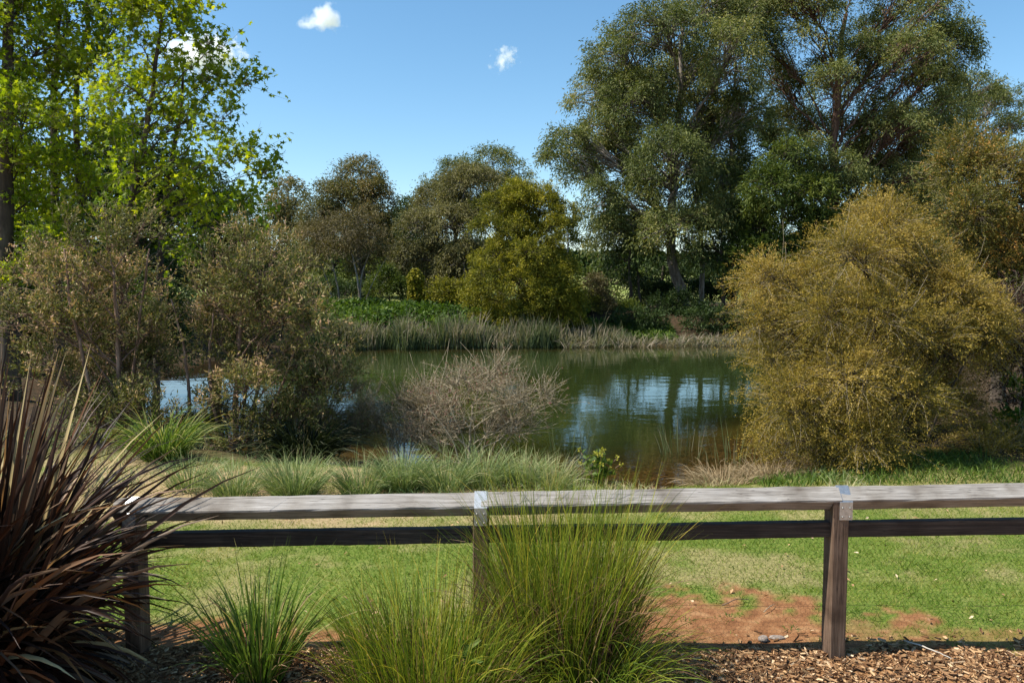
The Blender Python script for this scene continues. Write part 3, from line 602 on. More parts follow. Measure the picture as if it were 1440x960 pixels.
tree('maple_tree', 'bright green maple leaning over the shrubs with long low branches', 'tree', GM, 16, 168,
     [(225, 20, 45, 30), (200, 75, 42, 32), (255, 55, 38, 26), (300, 65, 30, 22), (180, 130, 42, 30), (240, 120, 42, 30), (300, 115, 34, 24), (345, 115, 12, 12), (215, 180, 42, 28), (270, 175, 38, 26), (325, 165, 26, 18), (190, 235, 42, 28), (255, 230, 40, 24), (310, 225, 32, 20), (355, 215, 16, 12),
      (370, 240, 10, 12), (280, 280, 40, 22), (335, 275, 26, 18), (225, 285, 40, 24), (180, 300, 36, 22), (300, 315, 30, 14), (260, 350, 30, 16), (345, 300, 16, 12), (240, -25, 45, 30), (190, -10, 40, 40), (275, 5, 18, 12)],
     [(172, 330), (205, 190), (218, 90), (235, -20)], (.09, .02), dict(MAPLE, rise=.75), 'lf_maple', 'bark_dark', 142, depth=.55, extra=[((215, [(225, 290), (255, 180), (258, 90)]), .08, .02, .6)])

# shrubs on the near bank
SHRUB = dict(s=.42, bare=.08, vary=(.3, 1.5), lai=2.8, ntw=6, nlf=14, spread=.55, droop=-.05, L=.070, Wd=.023, shape='lance', jit=.022, ldroop=-.1, up=.2, upb=.7, zlow=-.6, rise=.9, br=.010, fork=5, along=.7, rnd=.55, tip=.55, tb=-.04, twig=.003, twigshare=.75, limbk=1.0)
GB = 'bottlebrush shrubs on the near bank'
tree('bottlebrush_shrub', 'large olive bottlebrush shrub with tan tips behind the bronze flax', 'shrub', GB, 12.6, 165,
     [(90, 335, 34, 30), (150, 345, 44, 36), (200, 330, 34, 34), (50, 395, 44, 36), (110, 400, 50, 40), (180, 410, 50, 42), (30, 450, 50, 34), (100, 465, 56, 40), (170, 480, 56, 42), (215, 470, 30, 40), (210, 520, 40, 36), (140, 540, 60, 40), (60, 520, 50, 40), (180, 585, 50, 34), (230, 610, 34, 22), (120, 600, 60, 40), (275, 600, 30, 24)],
     [(168, 560), (165, 460), (160, 380)], (.055, .02), SHRUB, 'lf_shrub', 'bark_shrub', 150, 'twig_brown', extra=[((190, [(180, 560), (200, 430), (210, 350)]), .04, .012, .3), ((140, [(130, 560), (100, 430), (90, 350)]), .04, .012, -.3), ((268, [(266, 560), (258, 480), (240, 420)]), .035, .012, .2)])
tree('bottlebrush_shrub', 'olive bottlebrush shrub with several bare brown stems in front of the water', 'shrub', GB, 12.9, 333,
     [(345, 350, 34, 30), (310, 375, 32, 32), (385, 365, 34, 32), (350, 400, 48, 38), (415, 400, 36, 34), (290, 420, 34, 36), (450, 425, 34, 28), (390, 440, 48, 38), (325, 450, 48, 38), (440, 470, 40, 30), (300, 480, 32, 30), (370, 490, 52, 36), (480, 480, 30, 16), (420, 520, 42, 28), (310, 515, 40, 24), (350, 545, 44, 24), (440, 555, 42, 26), (400, 590, 44, 24), (300, 575, 34, 24), (350, 620, 50, 22), (470, 530, 36, 26), (300, 630, 34, 18)],
     [(330, 600), (335, 500), (345, 400)], (.065, .02), SHRUB, 'lf_shrub', 'bark_shrub', 151, 'twig_brown', extra=[((345, [(352, 600), (372, 500), (390, 420)]), .045, .014, .3), ((322, [(305, 600), (292, 520), (300, 440)]), .04, .012, -.2), ((352, [(380, 580), (410, 510), (425, 450)]), .035, .010, -.3), ((330, [(342, 590), (352, 500), (360, 430)]), .04, .012, .5), ((318, [(290, 630), (285, 590), (300, 550)]), .025, .008, -.4)])
SPARSE = dict(SHRUB, s=.36, bare=.25, lai=.8, twigshare=1, ntw=6, nlf=7, L=.04, Wd=.014, twig=.0032, rise=.6, fork=2, spread=.65)
GP = 'twiggy sparse shrubs at the water edge'
tree('twiggy_shrub', 'thin greyish shrub with pale crooked stems right of the bottlebrush', 'shrub', GP, 13.3, 455,
     [(455, 545, 34, 24), (490, 560, 32, 26), (430, 560, 30, 24), (500, 600, 30, 28), (460, 585, 30, 22)], [(452, 620), (448, 585), (446, 560)], (.03, .012), dict(SPARSE, tb=-.2), 'lf_shrub', 'twig_pale', 152, 'twig_brown', extra=[((470, [(465, 620), (462, 580)]), .02, .01), ((462, [(480, 630), (505, 600)]), .018, .006)])
tree('twiggy_shrub', 'bare twiggy shrub with fine pale twigs and a purple-red top', 'shrub', GP, 12.45, 655,
     [(640, 560, 44, 30), (690, 545, 40, 24), (720, 570, 40, 26), (755, 552, 28, 16), (610, 590, 36, 30), (660, 595, 44, 30), (705, 600, 34, 26), (735, 600, 28, 18), (640, 620, 36, 24), (690, 525, 30, 14), (655, 535, 34, 16), (775, 562, 22, 12), (605, 560, 30, 22), (700, 515, 16, 10), (590, 620, 30, 24)], [(660, 630), (662, 600), (665, 570)], (.03, .012), dict(SPARSE, s=.45, lai=.6, ntw=6, nlf=6, tip=.8, tb=-.02, twig=.0035, droop=.1, spread=.6, vary=(.3, 1.6)), 'lf_purple', 'twig_pale', 153, 'twig_pale',
     extra=[((652 + 5 * i, [(640 + 14 * i, 620), (600 + 32 * i, 570)]), .014, .006, (i - 2) * .2) for i in range(6)])
tree('twiggy_shrub', 'small bare pale shrub between the grass tufts and the blue water', 'shrub', GP, 13.4, 560,
     [(560, 570, 30, 26), (590, 585, 26, 28), (540, 600, 26, 24), (570, 615, 32, 22), (530, 560, 18, 20), (515, 585, 24, 26), (600, 555, 22, 20), (585, 610, 26, 22)], [(560, 630), (562, 590)], (.025, .01), dict(SPARSE, s=.42, lai=.8, nlf=6, twig=.0035), 'lf_wispy', 'twig_pale', 154, 'twig_pale',
     extra=[((555 + 5 * i, [(545 + 12 * i, 610), (530 + 20 * i, 570)]), .012, .005, (i - 1) * .2) for i in range(4)])

# golden bush and its neighbours on the right
GOLD = dict(s=.55, bare=.035, vary=(.5, 1.5), lai=4.8, ntw=7, nlf=30, spread=.6, droop=.28, L=.042, Wd=.010, shape='lance', jit=.022, ldroop=-.05, up=.2, upb=.45, zlow=-.8, rise=.7, br=.010, fork=3, along=.8, rnd=.6, tip=.35, twig=.0028, twigshare=.4, limbk=.8)
tree('golden_bush', 'big round golden-green bush with fine needle leaves behind the right post', 'bush', None, 12.2, 1225,
     [(1245, 318, 46, 30), (1195, 365, 50, 36), (1270, 365, 54, 40), (1090, 415, 40, 34), (1140, 410, 44, 38), (1215, 430, 60, 46), (1300, 425, 56, 46), (1345, 420, 34, 44), (1110, 480, 48, 42), (1180, 500, 60, 50), (1270, 510, 64, 50), (1345, 500, 48, 50), (1110, 560, 42, 44), (1180, 580, 58, 46), (1250, 590, 50, 44), (1140, 630, 56, 28), (1200, 650, 54, 18), (1330, 570, 50, 36), (1380, 620, 44, 26), (1350, 645, 50, 18),
      (1235, 345, 40, 30, -.7), (1170, 440, 44, 36, -1.0), (1240, 440, 44, 36, -1.3), (1310, 470, 44, 38, -1.1), (1200, 530, 50, 40, -1.4), (1150, 590, 46, 36, -1.2), (1275, 560, 46, 36, -1.4), (1215, 620, 50, 30, -1.4), (1095, 630, 34, 26, -.4), (1390, 640, 44, 24, -.6), (1430, 650, 40, 20, -.2), (1390, 470, 30, 40, 0), (1430, 628, 36, 24, -.3), (1150, 350, 22, 18, 0), (1310, 375, 26, 22, -.2), (1065, 450, 22, 26, -.2), (1085, 520, 22, 28, -.5), (1360, 440, 34, 34, -.2), (1240, 300, 24, 22, 0), (1075, 390, 26, 24, 0)],
     [(1228, 560), (1232, 450), (1240, 350)], (.06, .02), GOLD, 'lf_gold', 'bark_dark', 160, extra=[((1300, [(1310, 600), (1350, 520), (1375, 480)]), .03, .01), ((1200, [(1180, 600), (1150, 500), (1110, 440)]), .04, .012), ((1260, [(1280, 580), (1310, 480)]), .04, .012, .6)])
tree('paperbark_tree', 'orange-tipped olive paperbark tree behind the golden bush, cut by the frame', 'tree', None, 17, 1405,
     [(1355, 215, 36, 26), (1345, 250, 28, 26), (1395, 245, 40, 30), (1430, 225, 36, 28), (1370, 295, 42, 32), (1430, 290, 44, 40), (1350, 330, 32, 30), (1400, 345, 46, 36), (1450, 350, 40, 44), (1370, 390, 44, 34), (1430, 400, 44, 34), (1480, 260, 40, 40)],
     [(1408, 440), (1405, 330), (1400, 250)], (.14, .03), dict(GOLD, s=.6, L=.07, Wd=.024, nlf=18, droop=.1, tip=.4), 'lf_orange', 'bark_dark', 161)
tree('dark_shrub', 'dark reddish-brown shrub with greyish dry top at the frame edge', 'shrub', None, 12.9, 1440,
     [(1425, 425, 26, 16), (1450, 440, 40, 24), (1430, 470, 30, 26), (1470, 490, 40, 40), (1430, 515, 26, 26), (1405, 480, 24, 30), (1410, 545, 24, 30), (1450, 560, 34, 30), (1400, 610, 30, 24), (1460, 640, 40, 24)], [(1440, 560), (1440, 460)], (.05, .015), dict(SHRUB, nlf=18, tip=.6), 'lf_reddark', 'bark_dark', 162)
tree('leafy_plant', 'fresh green leafy plant under the dark reddish shrub', 'plant', None, 12.4, 1432,
     [(1432, 560, 20, 18), (1448, 590, 26, 22), (1425, 600, 16, 18), (1440, 625, 24, 18)], [(1434, 620), (1436, 580)], (.015, .006), dict(SHRUB, s=.3, L=.10, Wd=.08, shape='oval', nlf=6, ntw=4, up=.6, tip=.2, lai=2.5), 'lf_herb', 'twig_brown', 163)
# shaded filling behind the golden bush: shrubs along the right bank
tree('bank_shrub', 'dark green shrub in the shade between the golden bush and the tall gums', 'shrub', None, 30, 1290,
     [(1250, 380, 60, 40), (1330, 370, 60, 50), (1400, 390, 60, 50), (1290, 420, 70, 40), (1380, 440, 70, 40)], [(1290, 430), (1290, 380)], (.12, .04), dict(EUC, s=.8, L=.2, Wd=.08, fork=3), 'lf_dark', 'bark_dark', 164)

GLB = 'shaded bushes on the left bank'
for i, (px, Y, lst, lb) in enumerate([
    (30, 21, [(20, 400, 60, 40), (60, 440, 60, 40), (0, 470, 70, 46), (50, 500, 60, 40)], 'dark bush on the bank behind the flax, under the leftmost maple'),
    (135, 20, [(120, 410, 50, 36), (165, 430, 50, 36), (120, 470, 60, 40), (160, 500, 50, 36)], 'dark bush on the bank behind the left bottlebrush'),
    (215, 22, [(205, 415, 40, 30), (240, 435, 36, 30), (210, 465, 44, 34), (235, 490, 34, 26)], 'dark bush on the bank glimpsed between the two bottlebrushes')]):
    tree('bank_bush', lb, 'bush', GLB, Y, px, lst, [(px, 480), (px, 420)], (.06, .02), dict(WATTLE, s=.5, L=.12, Wd=.05, fork=2, lai=4.5), 'lf_green' if i == 1 else 'lf_dark', 'bark_dark', 165 + i)
# far-bank bushes
BUSH = dict(WATTLE, s=.6, L=.17, Wd=.065, fork=2)
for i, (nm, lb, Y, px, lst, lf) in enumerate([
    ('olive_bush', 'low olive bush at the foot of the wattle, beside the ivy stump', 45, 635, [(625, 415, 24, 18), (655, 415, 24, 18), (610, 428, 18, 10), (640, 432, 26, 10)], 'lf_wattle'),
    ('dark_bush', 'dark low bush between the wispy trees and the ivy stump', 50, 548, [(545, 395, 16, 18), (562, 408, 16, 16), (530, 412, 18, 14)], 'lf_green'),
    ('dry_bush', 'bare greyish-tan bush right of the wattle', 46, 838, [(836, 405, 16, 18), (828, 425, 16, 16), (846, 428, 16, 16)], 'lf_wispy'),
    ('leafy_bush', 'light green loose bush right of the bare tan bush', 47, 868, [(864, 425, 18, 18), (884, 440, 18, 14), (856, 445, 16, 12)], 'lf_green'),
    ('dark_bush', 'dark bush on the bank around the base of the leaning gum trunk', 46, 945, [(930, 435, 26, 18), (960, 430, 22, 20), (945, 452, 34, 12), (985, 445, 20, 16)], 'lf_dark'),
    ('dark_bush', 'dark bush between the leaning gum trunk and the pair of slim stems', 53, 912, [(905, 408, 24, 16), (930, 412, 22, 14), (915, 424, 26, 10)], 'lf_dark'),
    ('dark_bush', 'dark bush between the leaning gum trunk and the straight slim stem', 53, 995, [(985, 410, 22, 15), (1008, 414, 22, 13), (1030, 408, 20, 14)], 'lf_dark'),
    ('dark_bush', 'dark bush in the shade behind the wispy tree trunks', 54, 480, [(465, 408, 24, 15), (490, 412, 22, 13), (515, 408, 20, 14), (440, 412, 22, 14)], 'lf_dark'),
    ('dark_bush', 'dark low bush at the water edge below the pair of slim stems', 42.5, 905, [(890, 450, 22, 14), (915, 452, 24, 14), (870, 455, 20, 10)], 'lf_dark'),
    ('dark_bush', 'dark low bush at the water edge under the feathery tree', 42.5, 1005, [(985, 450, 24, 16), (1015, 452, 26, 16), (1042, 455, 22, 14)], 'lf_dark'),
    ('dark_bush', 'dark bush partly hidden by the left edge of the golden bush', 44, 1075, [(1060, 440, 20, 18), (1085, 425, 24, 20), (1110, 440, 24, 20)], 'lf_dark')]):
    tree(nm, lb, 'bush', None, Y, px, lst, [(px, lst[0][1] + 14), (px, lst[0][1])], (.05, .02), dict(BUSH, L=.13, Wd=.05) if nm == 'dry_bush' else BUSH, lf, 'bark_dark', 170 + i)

# ivy-covered stump
rng = np.random.default_rng(180)
b = G(585, 45.0); root = thing('ivy_covered_stump', b, 'narrow tree stump wrapped in yellow-green ivy across the pond', 'stump')
P, r = smooth_path([b - [0, 0, .2], b + [.05, 0, 1.2], b + [.0, 0, 2.3]], [.22, .2, .15], 10)
w = MB(); tubes(w, P, r, 8); w.build('stump', M['bark_dark'], root, b)
cw = MB(); n = 2600; z = rng.uniform(.1, 2.45, n); th = rng.uniform(0, 2 * np.pi, n); rr = (.34 + .16 * vnoise(th * 2, z * 2, 5)) * np.sqrt(rng.uniform(.5, 1, n)) * np.clip((2.6 - z) * 1.6, .2, 1)
pp = np.stack([b[0] + rr * np.cos(th), b[1] + rr * np.sin(th), b[2] + z], -1)
leaves(cw, rng, pp, np.stack([np.cos(th), np.sin(th), -np.ones(n) * .6], -1) + rng.normal(size=(n, 3)) * .3, .16, .13, 'oval', rng.uniform(.35, 1, n), .3)
cw.build('ivy', M['lf_wattle'], root, b)

# ------------------------------------------------------------------ ground cover and reeds (stuff)
rng = np.random.default_rng(200)
def scatter_poly(n, x0, x1, y0, y1): return rng.uniform(x0, x1, n), rng.uniform(y0, y1, n)
mb = MB(); n = 26000; x, y = scatter_poly(n, -14, 6, 39.5, 47.5); s = pond_sdf(x, y)
bump = 1.0 * fbm(x * .5, y * .5, 210, 3) * sstep(.5, 2.5, s); k = (s > .4) & (x < 3 + (y - 40) * .3); x, y, bump = x[k], y[k], bump[k]
z = terrain(x, y) + bump * np.sqrt(rng.uniform(0.1, 1, len(x)))
leaves(mb, rng, np.stack([x, y, z], -1), rng.normal(size=(len(x), 3)) + [0, 0, .3], .22, .13, 'oval', np.clip(fbm(x * .8, y * .8, 215, 2) * .8 + rng.uniform(-.2, .3, len(x)), 0, 1), .5)
tag(mb.build('ground_cover', M['lf_herb']), 'bright green creeping ground cover mounded on the far bank', 'ground cover', None, 'stuff')
mb = MB(); n = 5000; x, y = scatter_poly(n, 4, 8.5, 40.4, 43); z = terrain(x, y); k = pond_sdf(x, y) > .2; x, y, z = x[k], y[k], z[k]
leaves(mb, rng, np.stack([x, y, z + rng.uniform(0, .3, len(x))], -1), rng.normal(size=(len(x), 3)) + [0, 0, .6], .2, .08, 'lance', rng.uniform(0, 1, len(x)), .4)
tag(mb.build('waterside_plants', M['lf_herb']), 'low fresh green plants on the far bank under the tall gums', 'plants', None, 'stuff')

mb = MB(); n = 15000; x, y = scatter_poly(n, -14.5, 6.0, 36.8, 41.2); s = pond_sdf(x, y)
k = (s > -1.3 + .7 * vnoise(x, y, 3)) & (s < .8) & (rng.random(n) < np.where(x > 3.5, .45, 1)); x, y = x[k], y[k]; n = len(x)
hh = np.where(rng.random(n) < .07, 1.45, 1.0) * (.35 + 1.7 * fbm(x * 1.3, y * .8, 220, 3)) * rng.uniform(.6, 1.15, n) * np.interp(x, [-14, 0, 4, 7], [1.0, 1.0, .75, .5])
blades(mb, rng, np.stack([x, y, np.maximum(terrain(x, y), ZW - .1)], -1), np.stack([rng.normal(size=n) * .16, rng.normal(size=n) * .16, np.ones(n)], -1), hh, .045, rng.uniform(.05, .5, n), 4, np.clip(.45 * rng.random(n) + .55 * vnoise(x * 1.6, y, 225) - .22, 0, 1), tip_tint=.5)
tag(mb.build('reed_bed', M['reed']), 'tall green and tan reeds lining the far edge of the pond', 'reeds', None, 'stuff')
mb = MB(); n = 5000; x, y = scatter_poly(n, 2.5, 13.5, 38, 41.5); s = pond_sdf(x, y); k = (s > -1.5) & (s < .5) & (vnoise(x * 1.5, y * 1.5, 9) > .3); x, y = x[k], y[k]; n = len(x)
blades(mb, rng, np.stack([x, y, np.full(n, ZW - .03)], -1), np.stack([rng.normal(size=n) * .7, rng.normal(size=n) * .4, np.ones(n)], -1), rng.uniform(.3, .95, n), .03, rng.uniform(.2, .9, n), 4, rng.uniform(.35, 1, n))
tag(mb.build('dead_reeds', M['reed']), 'broken tan dead reeds in the water below the tall gums', 'reeds', None, 'stuff')
# far treeline closing the field
mb = MB(); n = 60000; x = rng.uniform(-170, 190, n); hN = 2.0 + 5.5 * fbm(x * .06, x * 0 + 3, 230, 3) ; z0 = rng.uniform(0, 1, n); y = 150 + 10 * rng.random(n)
leaves(mb, rng, np.stack([x, y, terrain(x, y) + z0 * hN], -1), rng.normal(size=(n, 3)), 1.1, .7, 'oval', rng.uniform(0, 1, n), .3)
tag(mb.build('distant_woods', M['lf_dark']), 'low dark woodland at the end of the field', 'woodland', None, 'stuff')

# lawn blades
mb = MB(); n = 150000; x, y = scatter_poly(n, -5.2, 8.2, 5.15, 11.3)
so, dr, mu = masks(x, y)
k = (pond_sdf(x, y) > .8) & (rng.random(n) < (1 - so) * (1 - .75 * dr) * (1 - mu) * .95 + .02) & (np.abs(x) < y * .78 + .4); x, y, dr = x[k], y[k], dr[k]; n = len(x)
nn = np.clip(.5 + 1.5 * (.6 * fbm(x * 1.1, y * 1.6, 240, 3) + .4 * fbm(x * 6, y * 6, 244, 2) - .5), 0, 1); tall = (vnoise(x * 3.1, y * 3.1, 246) > .80) * rng.random(n)
P0 = np.stack([x, y, terrain(x, y) - .003], -1); az = rng.uniform(0, 2 * np.pi, n)
leaves(mb, rng, P0, np.stack([np.cos(az) * .8, np.sin(az) * .8, rng.uniform(.4, 1.3, n)], -1), rng.uniform(.03, .07, n) * (.7 + .5 * nn + 1.1 * tall), .0062, 'needle', np.clip(nn * .62 - .02 + rng.normal(size=n) * .17 + dr * .3 - .25 * tall, 0, 1), .2)
tag(mb.build('lawn_grass', M['grass_lawn']), 'short mown lawn grass between the fence and the pond bank', 'grass', None, 'stuff')
# longer weeds at the foot of the golden bush
mb = MB(); n = 5200; x, y = scatter_poly(n, 3.2, 8.2, 9.8, 11.6); k = (vnoise(x * 1.3, y * 1.3, 13) + .25 * (x < 5.4) > .45) & (pond_sdf(x, y) > .3); x, y = x[k], y[k]; n = len(x)
blades(mb, rng, np.stack([x, y, terrain(x, y) - .01], -1), np.stack([rng.normal(size=n) * .5, rng.normal(size=n) * .5, np.ones(n)], -1), rng.uniform(.05, .22, n), .012, rng.uniform(.2, .9, n), 3, rng.uniform(0, 1, n))
tag(mb.build('bank_weeds', M['lf_herb']), 'soft green weeds in the shade under the golden bush', 'weeds', None, 'stuff')
# rough grass and litter on the near bank
mb = MB(); n = 26000; x, y = scatter_poly(n, -9, 4.5, 8.9, 15.5); s = pond_sdf(x, y); k = (s > .05) & (s < 4) & (vnoise(x * 1.4, y * 1.4, 14) > .5); x, y = x[k], y[k]; n = len(x)
blades(mb, rng, np.stack([x, y, terrain(x, y) - .01], -1), np.stack([rng.normal(size=n) * .5, rng.normal(size=n) * .5, np.ones(n)], -1), rng.uniform(.06, .26, n), .007, rng.uniform(.2, 1.0, n), 4, np.clip(rng.uniform(.1, .8, n) + .9 * vnoise(x * .9, y * .9, 15) - .25 + .5 * sstep(.5, 1.8, x), 0, 1))
tag(mb.build('bank_grass', M['grass_pale']), 'rough pale grass covering the near pond bank', 'grass', None, 'stuff')
# sunken leaves and sticks in the shallows
mb = MB(); n = 2600; x, y = scatter_poly(n, -2, 5.5, 11.3, 15.5); s = pond_sdf(x, y); k = (s < .25) & (s > -2.6); x, y = x[k], y[k]; n = len(x)
leaves(mb, rng, np.stack([x, y, terrain(x, y) + .012], -1), rng.normal(size=(n, 3)) * [1, 1, .12], rng.uniform(.05, .16, n), rng.uniform(.02, .06, n), 'lance', rng.uniform(0, 1, n) ** 1.6, .9)
tag(mb.build('leaf_litter', M['litter']), 'brown sunken leaves in the shallow water by the near bank', 'leaf litter', None, 'stuff')
# fallen leaves on the lawn and soil
mb = MB(); n = 170; x, y = scatter_poly(n, -4, 6.5, 5.5, 9.5); 
leaves(mb, rng, np.stack([x, y, terrain(x, y) + .03], -1), rng.normal(size=(n, 3)) * [1, 1, .3], rng.uniform(.025, .07, n), rng.uniform(.012, .028, n), 'lance', rng.uniform(.2, 1, n), .6)
tag(mb.build('fallen_leaves', M['chip']), 'dry fallen leaves scattered over the lawn and red soil', 'leaves', None, 'stuff')
# bark chips
mb = MB(); n = 20000; x, y = scatter_poly(n, -3.4, 4.2, 4.3, 5.55); mu = masks(x, y)[2]; k = (rng.random(n) < mu * .97 + .035); x, y = x[k], y[k]; n = len(x)
az = rng.uniform(0, 2 * np.pi, n); tl = rng.normal(size=n) * .22
u = np.stack([np.cos(az), np.sin(az), tl], -1); v = nrm(np.cross(u, np.stack([rng.normal(size=n) * .35, rng.normal(size=n) * .35, np.ones(n)], -1))); wv = np.cross(u, v)
l = rng.uniform(.008, .032, n)[:, None]; ww = rng.uniform(.003, .010, n)[:, None]; h = rng.uniform(.0015, .005, n)[:, None]
c0 = np.stack([x, y, terrain(x, y) + rng.uniform(0, .026, n)], -1)
V = np.stack([c0 + u * l * a * (1 if abs(a) > .9 else 1) * (.55 if (bb > 0 and a > 0) else 1) + v * ww * bb + wv * h * cc for a in (-1, 1) for bb in (-1, 1) for cc in (-1, 1)], 1)
fc = np.array([(0, 1, 3, 2), (4, 6, 7, 5), (0, 4, 5, 1), (2, 3, 7, 6), (1, 5, 7, 3)])
mb.add(V.reshape(-1, 3), (np.arange(n)[:, None, None] * 8 + fc[None]).reshape(-1, 4), np.repeat(np.clip(rng.beta(1.6, 2.0, n), 0, 1), 8))
tag(mb.build('bark_mulch', M['chip']), 'loose orange-brown bark chips along the foot of the fence', 'mulch', None, 'stuff')

# ------------------------------------------------------------------ grass tufts and sedges (things)
def tussock(name, label, cat, group, base, n, L, spread, width, bend, mat, seed, rad=.12, tint=(0, .9), tip=.2, dead=0, deadmat='sedge_dead', seg=6, lean=(0, 0), face=None, part='leaves'):
    rng = np.random.default_rng(seed); mb = MB(); b = np.asarray(base, float)
    th = rng.uniform(0, 2 * np.pi, n); rr = rad * np.sqrt(rng.random(n))
    P = b + np.stack([rr * np.cos(th), rr * np.sin(th), np.full(n, -.02)], -1)
    tl = spread * rng.random(n) ** .7
    d = np.stack([np.cos(th) * tl + rng.normal(size=n) * .08 + lean[0], np.sin(th) * tl + rng.normal(size=n) * .08 + lean[1], np.ones(n)], -1)
    blades(mb, rng, P, d, rng.uniform(L[0], L[1], n), width * rng.uniform(.7, 1.2, n), rng.uniform(bend[0], bend[1], n), seg, rng.uniform(tint[0], tint[1], n), tip_tint=tip, face=face)
    root = thing(name, b, label, cat, group)
    mb.build(part, M[mat], root, b)
    if dead:
        mb = MB(); th = rng.uniform(0, 2 * np.pi, dead); rr = rad * 1.1 * np.sqrt(rng.random(dead)); tl = spread * 1.3 * rng.random(dead) ** .6
        blades(mb, rng, b + np.stack([rr * np.cos(th), rr * np.sin(th), np.zeros(dead)], -1), np.stack([np.cos(th) * tl, np.sin(th) * tl, np.ones(dead)], -1), rng.uniform(.35, .8, dead) * L[1], width * .9, rng.uniform(bend[0], bend[1] * 1.5 + .2, dead), seg, rng.uniform(0, 1, dead), face=face)
        mb.build('dead_stems', M[deadmat], root, b)
    return root
GTF = 'pale grass tufts along the pond edge'
for i, (px, Y, Lm, nb, lb) in enumerate([
    (262, 10.2, .62, 300, 'pale grass tuft behind the rail, closest to the flax tips'),
    (325, 9.9, .50, 260, 'small pale grass tuft behind the rail, below the bottlebrush stems'),
    (410, 9.8, .62, 420, 'rounded pale grass tuft behind the rail, below the dark strappy clump'),
    (505, 10.0, .60, 360, 'pale grass tuft behind the rail, in front of the strip of blue water'),
    (565, 10.2, .70, 480, 'tallest blue-green grass tuft, in front of the small bare pale shrub'),
    (625, 10.1, .58, 360, 'pale grass tuft just left of the middle post strap'),
    (680, 10.3, .60, 340, 'pale grass tuft behind the middle post, under the purple-topped shrub'),
    (735, 10.4, .58, 340, 'yellowish grass tuft behind the rail above the big sedge'),
    (775, 10.2, .62, 320, 'straw-tinged grass tuft beside the yellow-flowered weed')]):
    tussock('grass_tuft', lb, 'grass tuft', GTF, G(px, Y - .55), int(nb * (1.2 + 1.2 * ((i * 7) % 5) / 4)), (Lm * .4, Lm * (.95 + .35 * ((i * 3) % 4) / 3)), .85, .0065, (.25, .9), 'grass_pale', 300 + i, rad=.22, tint=(.05, .8) if i != 8 else (.3, 1), tip=.35)
tussock('dry_grass_tuft', 'straw-coloured dry grass tuft at the water edge, left of the golden bush', 'grass tuft', None, G(1020, 11.0), 900, (.2, .55), 1.4, .007, (.5, 1.3), 'grass_dry', 320, rad=.4)
tussock('dry_grass_tuft', 'straw-coloured dry grass tuft tucked under the golden bush', 'grass tuft', None, G(1085, 11.1), 700, (.2, .5), 1.2, .007, (.5, 1.2), 'grass_dry', 321, rad=.35)
tussock('strappy_clump', 'dark strappy-leaved clump in shade under the bottlebrush', 'plant', None, G(425, 12.5), 900, (.7, 1.3), 1.1, .018, (.5, 1.3), 'grass_dark', 322, rad=.3, tip=.1)
tussock('lomandra_clump', 'light green arching grass clump between the flax and the bottlebrush', 'plant', None, G(225, 11.2), 520, (.5, 1.1), .9, .014, (.4, 1.2), 'grass_strap', 323, rad=.25, tip=.45)
tussock('lomandra_clump', 'fresh green strappy clump in the mulch between flax and sedge', 'plant', None, np.array([-1.55, 4.74, .03]), 260, (.45, .98), .62, .012, (.05, .7), 'grass_strap', 324, rad=.11, tip=.25, dead=40)
GSD = 'thin-stemmed sedges in front of the fence'
tussock('sedge_clump', 'tall upright yellow-green sedge in front of the middle post', 'plant', GSD, np.array([.33, 4.80, .02]), 2200, (.5, 1.48), .21, .0060, (.0, .6), 'sedge', 325, rad=.34, tip=.26, dead=900, seg=7, face=1, part='stems', tint=(0, .75))
tussock('sedge_clump', 'wide lower sedge with orange tips left of the tall upright one', 'plant', GSD, np.array([-.48, 4.50, .02]), 1500, (.35, 1.02), .42, .0056, (.0, .7), 'sedge', 326, rad=.42, tip=.34, dead=420, seg=7, face=1, part='stems', tint=(0, .7))
tussock('sedge_clump', 'fine arching sedge spilling onto the mulch right of the tall one', 'plant', GSD, np.array([.45, 4.55, .02]), 700, (.5, 1.0), .55, .0046, (.4, 2.0), 'sedge', 327, rad=.30, tip=.15, dead=300, seg=8, face=1, part='stems', tint=(0, .7))
for i, (px, Y, n, lb) in enumerate([(800, 14.2, 26, 'few thin reeds standing in the water right of the purple-topped shrub'), (958, 14.2, 34, 'small group of reeds with tan heads in the shallow water'), (1035, 13.6, 30, 'thin reeds in the water against the left side of the golden bush')]):
    tussock('water_reeds', lb, 'reeds', 'reeds standing in the near shallows', np.array([W(px, 480, Y)[0], Y, ZW - .1]), n, (.4, .95), .30, .012, (.0, .3), 'reed', 330 + i, rad=.4, tint=(0, .6), tip=.3)
# small flowering weed by the rail
rng = np.random.default_rng(340); b = G(842, 10.6); root = thing('flowering_weed', b, 'small weed with yellow-green flower heads at the water edge above the rail', 'plant')
w = MB(); lf = MB(); fls = []
for k in range(16):
    a = rng.uniform(0, 2 * np.pi); h = rng.uniform(.3, .6); e = b + [math.cos(a) * .32 * rng.random(), math.sin(a) * .2, h]
    c = bez(b[None], ((b + e) / 2 + [0, 0, .1])[None], e[None], np.linspace(0, 1, 6)[:, None]); tubes(w, c, np.full(6, .004), 4)
    t = rng.uniform(.25, .95, 14); i0 = np.clip((t * 5).astype(int), 0, 4); pp = c[i0] + (c[i0 + 1] - c[i0]) * (t * 5 - i0)[:, None]
    leaves(lf, rng, pp, rng.normal(size=(14, 3)) + [0, 0, .3], .09, .045, 'oval', rng.uniform(.3, 1, 14), .5)
    fl = MB(); fls.append(fl); leaves(fl, rng, e + rng.normal(size=(16, 3)) * .014, rng.normal(size=(16, 3)), .024, .022, 'oval', rng.uniform(.5, 1, 16), .3)
M['flower_yellow'] = leafmat('flower_yellow', [(0, (.20, .22, .03)), (1, (.42, .38, .06))], .3)
